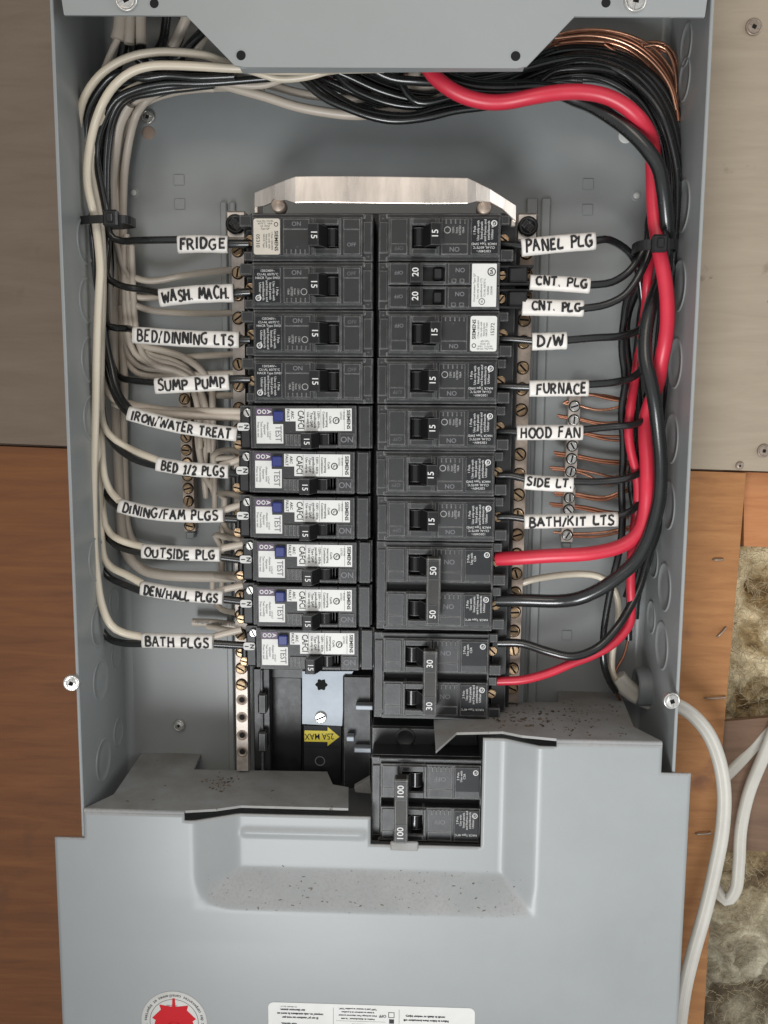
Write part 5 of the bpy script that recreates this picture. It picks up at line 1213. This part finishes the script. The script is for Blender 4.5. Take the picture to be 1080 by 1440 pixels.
# --- zip ties
def ziptie(pxs, y, yf, yb, hw, head, label):
    a = P(pxs[0], y, yf); b = P(pxs[1], y, yf)
    t = empty('cable_tie', ((a.x + b.x) / 2, yf * MM, a.z), label, 'cable tie')
    L = t.location
    mb = MB(); n = 28; cx = 0; rx = (b.x - a.x) / 2; ry = (yb - yf) / 2 * MM
    for k in range(n):
        an = 2 * math.pi * k / n
        ca, sa = math.cos(an), math.sin(an)
        ex = math.copysign(abs(ca) ** .6, ca) * rx; ey = math.copysign(abs(sa) ** .6, sa) * ry + ry
        for rr, z in ((1, hw), (1, -hw), (.93, -hw), (.93, hw)):
            mb.v.append((ex * rr, ry + (ey - ry) * rr, z * MM + ex * .03))
    for k in range(n):
        for j in range(4):
            k2 = (k + 1) % n
            mb.f.append((4 * k + j, 4 * k + (j + 1) % 4, 4 * k2 + (j + 1) % 4, 4 * k2 + j)); mb.sm.append(False)
    child(mb, 'strap', 'tiepl', t)
    h = P(head, y, yf); hx = h.x - L.x
    mb = MB(); mb.box(hx - .0037, hx + .0037, -.0042, .0005, -.0042, .0040, b=.0009); hd = child(mb, 'head', 'tiepl', t)
    mb = MB(); mb.box(hx - .0016, hx + .0016, -.0056, -.004, -.0022, .0022, b=.0005); child(mb, 'tail', 'tiepl', hd)
ziptie((103, 179), 308, -52, -31, 2.0, 158, 'black nylon tie holding the left wire bundle')
ziptie((899, 960), 343, -63, -38, 2.4, 926, 'black nylon tie round the red and black bundle at right')

# ================================================================== HANDWRITTEN SLEEVES
def arc(cx, cy, rx, ry, a0, a1, n=7):
    return [(cx + rx * math.cos(math.radians(a0 + (a1 - a0) * k / n)), cy + ry * math.sin(math.radians(a0 + (a1 - a0) * k / n))) for k in range(n + 1)]
H = {
 'A': (.72, [[(0, 0), (.30, 1)], [(.30, 1), (.66, 0)], [(.12, .38), (.56, .36)]]),
 'B': (.66, [[(.08, 1), (.06, 0)], [(.02, .98), (.30, 1.0), (.52, .85), (.46, .62), (.14, .53)], [(.14, .53), (.50, .48), (.62, .26), (.46, .04), (.04, 0)]]),
 'C': (.66, [[(.62, .88)] + arc(.36, .5, .34, .5, 75, 285, 9) + [(.62, .14)]]),
 'D': (.68, [[(.10, .98), (.08, .02)], [(.0, .96), (.34, .98), (.60, .70), (.60, .32), (.36, .05), (.02, .02)]]),
 'E': (.58, [[(.08, 1), (.06, 0)], [(.06, .98), (.54, 1.0)], [(.06, .52), (.46, .54)], [(.04, .02), (.56, .05)]]),
 'F': (.56, [[(.10, 1), (.06, -.02)], [(.06, .96), (.56, 1.0)], [(.08, .52), (.46, .56)]]),
 'G': (.72, [[(.60, .92)] + arc(.36, .5, .34, .48, 75, 290, 9) + [(.58, .14), (.62, .42)], [(.38, .42), (.70, .44)]]),
 'H': (.70, [[(.08, 1), (.06, 0)], [(.60, 1), (.62, 0)], [(.08, .50), (.60, .52)]]),
 'I': (.20, [[(.10, 1), (.08, 0)]]),
 'K': (.66, [[(.08, 1), (.06, 0)], [(.58, .96), (.10, .44)], [(.24, .54), (.62, .0)]]),
 'L': (.56, [[(.08, 1), (.06, .04), (.56, .06)]]),
 'M': (.80, [[(.02, 0), (.14, 1), (.38, .34), (.62, 1), (.76, 0)]]),
 'N': (.70, [[(.06, 0), (.08, 1), (.58, .02), (.62, 1)]]),
 'O': (.72, [arc(.36, .5, .33, .46, 100, 460, 14)]),
 'P': (.62, [[(.10, .98), (.08, -.04)], [(.0, .94), (.34, 1.0), (.58, .80), (.50, .56), (.10, .44)]]),
 'R': (.66, [[(.08, .98), (.06, 0)], [(.0, .95), (.34, 1.0), (.56, .80), (.46, .56), (.10, .50)], [(.26, .50), (.62, .0)]]),
 'S': (.60, [[(.56, .88), (.36, 1.0), (.12, .90), (.10, .66), (.34, .52), (.54, .36), (.50, .10), (.26, .0), (.02, .12)]]),
 'T': (.62, [[(.0, .96), (.62, 1.0)], [(.32, .96), (.28, 0)]]),
 'U': (.68, [[(.06, 1), (.06, .30), (.20, .02), (.44, .04), (.58, .30), (.60, 1)]]),
 'W': (.90, [[(.02, 1), (.18, 0), (.42, .72), (.62, .0), (.86, 1)]]),
 '/': (.40, [[(.36, 1.02), (.02, -.02)]]),
 '.': (.18, [[(.06, .02), (.12, .06)]]),
 '1': (.42, [[(.06, .78), (.24, 1), (.22, .0)], [(.02, .0), (.42, .02)]]),
 '2': (.56, [[(.04, .82), (.26, 1), (.50, .84), (.40, .5), (.04, .02), (.54, .06)]]),
 ' ': (.42, []),
}
def sleeve(text, cl, hpx, y, label, th=.64, ts=0.0, te=0.0, dz=0.0, slant=0.0):
    """white sleeve along centre line cl (photo px) with marker lettering on its front"""
    ymm = y; D = 3.0
    pts = smooth_path([P(a, b, ymm) for a, b in cl], .002)
    h = hpx / (1347 / (ymm * MM + .5355)) / 2
    cum = [0]
    for a, b in zip(pts[:-1], pts[1:]): cum.append(cum[-1] + (b - a).length)
    Lt = cum[-1]
    def at(s):
        s = max(0, min(Lt, s)); i = 0
        while i < len(cum) - 2 and cum[i + 1] < s: i += 1
        t = (s - cum[i]) / max(1e-9, cum[i + 1] - cum[i]); p = pts[i].lerp(pts[i + 1], t)
        d = (pts[min(i + 2, len(pts) - 1)] - pts[max(i - 1, 0)]).normalized()
        return p, Vector((-d.z, 0, d.x)) if d.x >= 0 else Vector((d.z, 0, -d.x))
    c0, _ = at(Lt / 2)
    t = empty('wire_label', c0, label, 'wire label', 'handwritten wire labels')
    mb = MB(); n = 20; K = 26
    def prof(k):
        an = 2 * math.pi * k / n; ca, sa = math.cos(an), math.sin(an)
        return math.copysign(abs(ca) ** .7, ca), math.copysign(abs(sa) ** .7, sa)
    seed = random.random() * 10
    for i in range(K + 1):
        p, up = at(Lt * i / K)
        for k in range(n):
            a, b = prof(k)
            wob = 1 + .035 * noise.noise(Vector((i * .35, seed, k * .05)))
            cut = Vector((0, 0, 0))
            mb.v.append(p + up * (a * h * wob) + Vector((0, -b * D * MM * (1 + .12 * noise.noise(Vector((i * .3, k * .4, seed)))), 0)) - c0)
    for i in range(K):
        for k in range(n):
            k2 = (k + 1) % n; mb.f.append((i * n + k, i * n + k2, (i + 1) * n + k2, (i + 1) * n + k)); mb.sm.append(True)
    mb.f.append(tuple(range(n))[::-1]); mb.sm.append(False); mb.f.append(tuple(range(K * n, K * n + n))); mb.sm.append(False)
    child(mb, 'sleeve', 'sleeve', t)
    # lettering
    Hh = 2 * h * th
    adv = [H[c][0] + .17 for c in text]; tot = sum(adv) - .17
    avail = Lt * (1 - .10 - ts - te); sx = avail / tot
    mb = MB(); x0 = Lt * (.05 + ts)
    for c, a_ in zip(text, adv):
        rb = random.uniform(.86, 1.12)
        jx, jz, js = random.uniform(-.04, .04), random.uniform(-.08, .08), random.uniform(.88, 1.08)
        for st in H[c][1]:
            line = []
            for (u, v) in st:
                u += random.uniform(-.03, .03); v += random.uniform(-.035, .035)
                s = x0 + (u + jx + slant * v) * sx; vv = (v * js - .5 + jz) * Hh + dz * h
                p, up = at(s); q = max(-.86, min(.86, vv / h)); vv = q * h
                fr = D * (1 - abs(q) ** (2 / .7)) ** (.7 / 2) * 1.04 + .12
                line.append(p + up * vv + Vector((0, -fr * MM, 0)) - c0)
            pth = smooth_path(line, .0007)
            rad = .62 * MM * rb * (h * 2 / .0088) ** .5
            # flat marker ribbon with round ends
            m0 = MB().tube([tuple(q) for q in pth], rad, 6, step=.0007)
            cy = sum(v_[1] for v_ in m0.v) / len(m0.v)
            ns = len(m0.v)
            mb.add([(v_[0], v_[1], v_[2]) for v_ in m0.v], m0.f, True)
        x0 += a_ * sx
    o = child(mb, 'lettering', 'marker', t)
    return t
SL = [('FRIDGE', [(251, 344), (285, 343), (321, 344)], 24, 'white sleeve reading FRIDGE, top of the left column', {}),
 ('WASH. MACH.', [(225, 419), (275, 414), (329, 412)], 25, 'white sleeve reading WASH. MACH.', {}),
 ('BED/DINNING LTS', [(188, 471), (260, 476), (337, 478)], 23.5, 'white sleeve reading BED/DINNING LTS', {}),
 ('SUMP PUMP', [(219, 543), (270, 540), (323, 537)], 23, 'white sleeve reading SUMP PUMP', {}),
 ('IRON/WATER TREAT', [(181, 581), (208, 589), (240, 597), (285, 605), (334, 611)], 20.5, 'curved white sleeve reading IRON/WATER TREAT', {}),
 ('BED 1/2 PLGS', [(221, 652.5), (270, 660), (322, 663)], 20.5, 'white sleeve reading BED 1/2 PLGS', {'ts': .03}),
 ('DINING/FAM PLGS', [(168, 711), (195, 718), (230, 723), (270, 725), (315, 724.5)], 20.5, 'curved white sleeve reading DINING/FAM PLGS', {'dz': .10}),
 ('OUTSIDE PLG', [(200.5, 775), (255, 778), (310, 779.5)], 21, 'white sleeve reading OUTSIDE PLG', {}),
 ('DEN/HALL PLGS', [(199, 827), (250, 835), (314, 840)], 20.5, 'white sleeve reading DEN/HALL PLGS', {}),
 ('BATH PLGS', [(201, 900), (250, 901), (300, 902)], 22, 'white sleeve reading BATH PLGS, lowest of the left column', {}),
 ('PANEL PLG', [(733, 348.5), (785, 343), (837, 339)], 24, 'white sleeve reading PANEL PLG, top of the right column', {}),
 ('CNT. PLG', [(745, 397), (785, 399), (829, 402)], 21, 'upper of the two white sleeves reading CNT. PLG', {'ts': .04, 'dz': .18, 'th': .55}),
 ('CNT. PLG', [(734, 432), (775, 433), (820, 434)], 22.5, 'lower of the two white sleeves reading CNT. PLG', {'ts': .10, 'dz': .15, 'th': .55}),
 ('D/W', [(748, 480.5), (772, 480), (796.5, 479)], 24, 'short white sleeve reading D/W', {'ts': .08, 'te': .04}),
 ('FURNACE', [(744, 546.5), (785, 546), (827, 545.5)], 23, 'white sleeve reading FURNACE', {'ts': .07}),
 ('HOOD FAN', [(726.5, 608.5), (770, 608), (819, 608)], 21.5, 'white sleeve reading HOOD FAN', {}),
 ('SIDE LT.', [(737, 677.5), (770, 680), (805.5, 681.5)], 21.5, 'white sleeve reading SIDE LT.', {'dz': .16, 'th': .56}),
 ('BATH/KIT LTS', [(737, 733.5), (800, 732), (868, 730)], 20.5, 'long white sleeve reading BATH/KIT LTS', {})]
for tx, cl, h, lb, kw in SL: sleeve(tx, cl, h, -44.5 if cl[0][0] > 500 else -42.5, lb, **kw)

# ================================================================== DEBRIS on the shelves
def debris():
    mb = MB(); rnd = random.Random(3)
    def chip(px, py, z, s):
        p = PZ(px, py, z)
        n = rnd.randint(4, 6); a0 = rnd.random() * 6; ang = rnd.random() * 3.1; el = rnd.uniform(1, 2.2)
        pts = []
        for k in range(n):
            a = a0 + 2 * math.pi * k / n; r = s * rnd.uniform(.6, 1.1)
            x, y = r * math.cos(a) * el, r * math.sin(a)
            pts.append((p.x + x * math.cos(ang) - y * math.sin(ang), p.y + x * math.sin(ang) + y * math.cos(ang)))
        mb.prism(pts, z + .00005, z + s * rnd.uniform(.5, .9), axis='z')
    zr, zl = zr_f * MM, zl_f * MM
    for _ in range(260):
        chip(rnd.gauss(725, 34), rnd.gauss(1008, 9), zr, rnd.uniform(.0002, .0007)) if False else None
        px, py = rnd.gauss(735, 38), rnd.gauss(1008, 9)
        if 692 < px < 880 and 991 < py < 1030: chip(px, py, zr, .00013 + .0008 * rnd.random() ** 4)
    for _ in range(60):
        px, py = rnd.uniform(790, 885), rnd.uniform(985, 1036); chip(px, py, zr, rnd.uniform(.0002, .0006))
    for _ in range(45):
        px, py = rnd.gauss(312, 12), rnd.gauss(1100, 7)
        if py < 1128: chip(px, py, zl, rnd.uniform(.0002, .0006))
    ya = YC * MM
    for _ in range(230):          # grit lying on the upward slope of the recess
        px = rnd.uniform(285, 735); t = rnd.random()
        x = P(px, 1250, YC).x / MM; z = zo + (zi - zo) * t
        if not (xo0 + 6 < x < xo1 - 6): continue
        d = cov_d(x, z); s_ = (.00010 + .00035 * rnd.random() ** 4)
        c_ = Vector((x * MM, (YC + d) * MM - .00006, z * MM)); a = rnd.random() * 3.1; el = rnd.uniform(1, 3)
        mb.tube([c_ - Vector((math.cos(a), 0, math.sin(a) * .5)) * s_ * el, c_ + Vector((math.cos(a), 0, math.sin(a) * .5)) * s_ * el], s_ * .5, 4, step=.01)
    M['debris'] = mat('dirt_crumbs', (.22, .16, .10), .8, vcol=(.02, .016, .012), vscale=260)
    mb.build('dirt_crumbs', 'debris', kind='stuff')
debris()
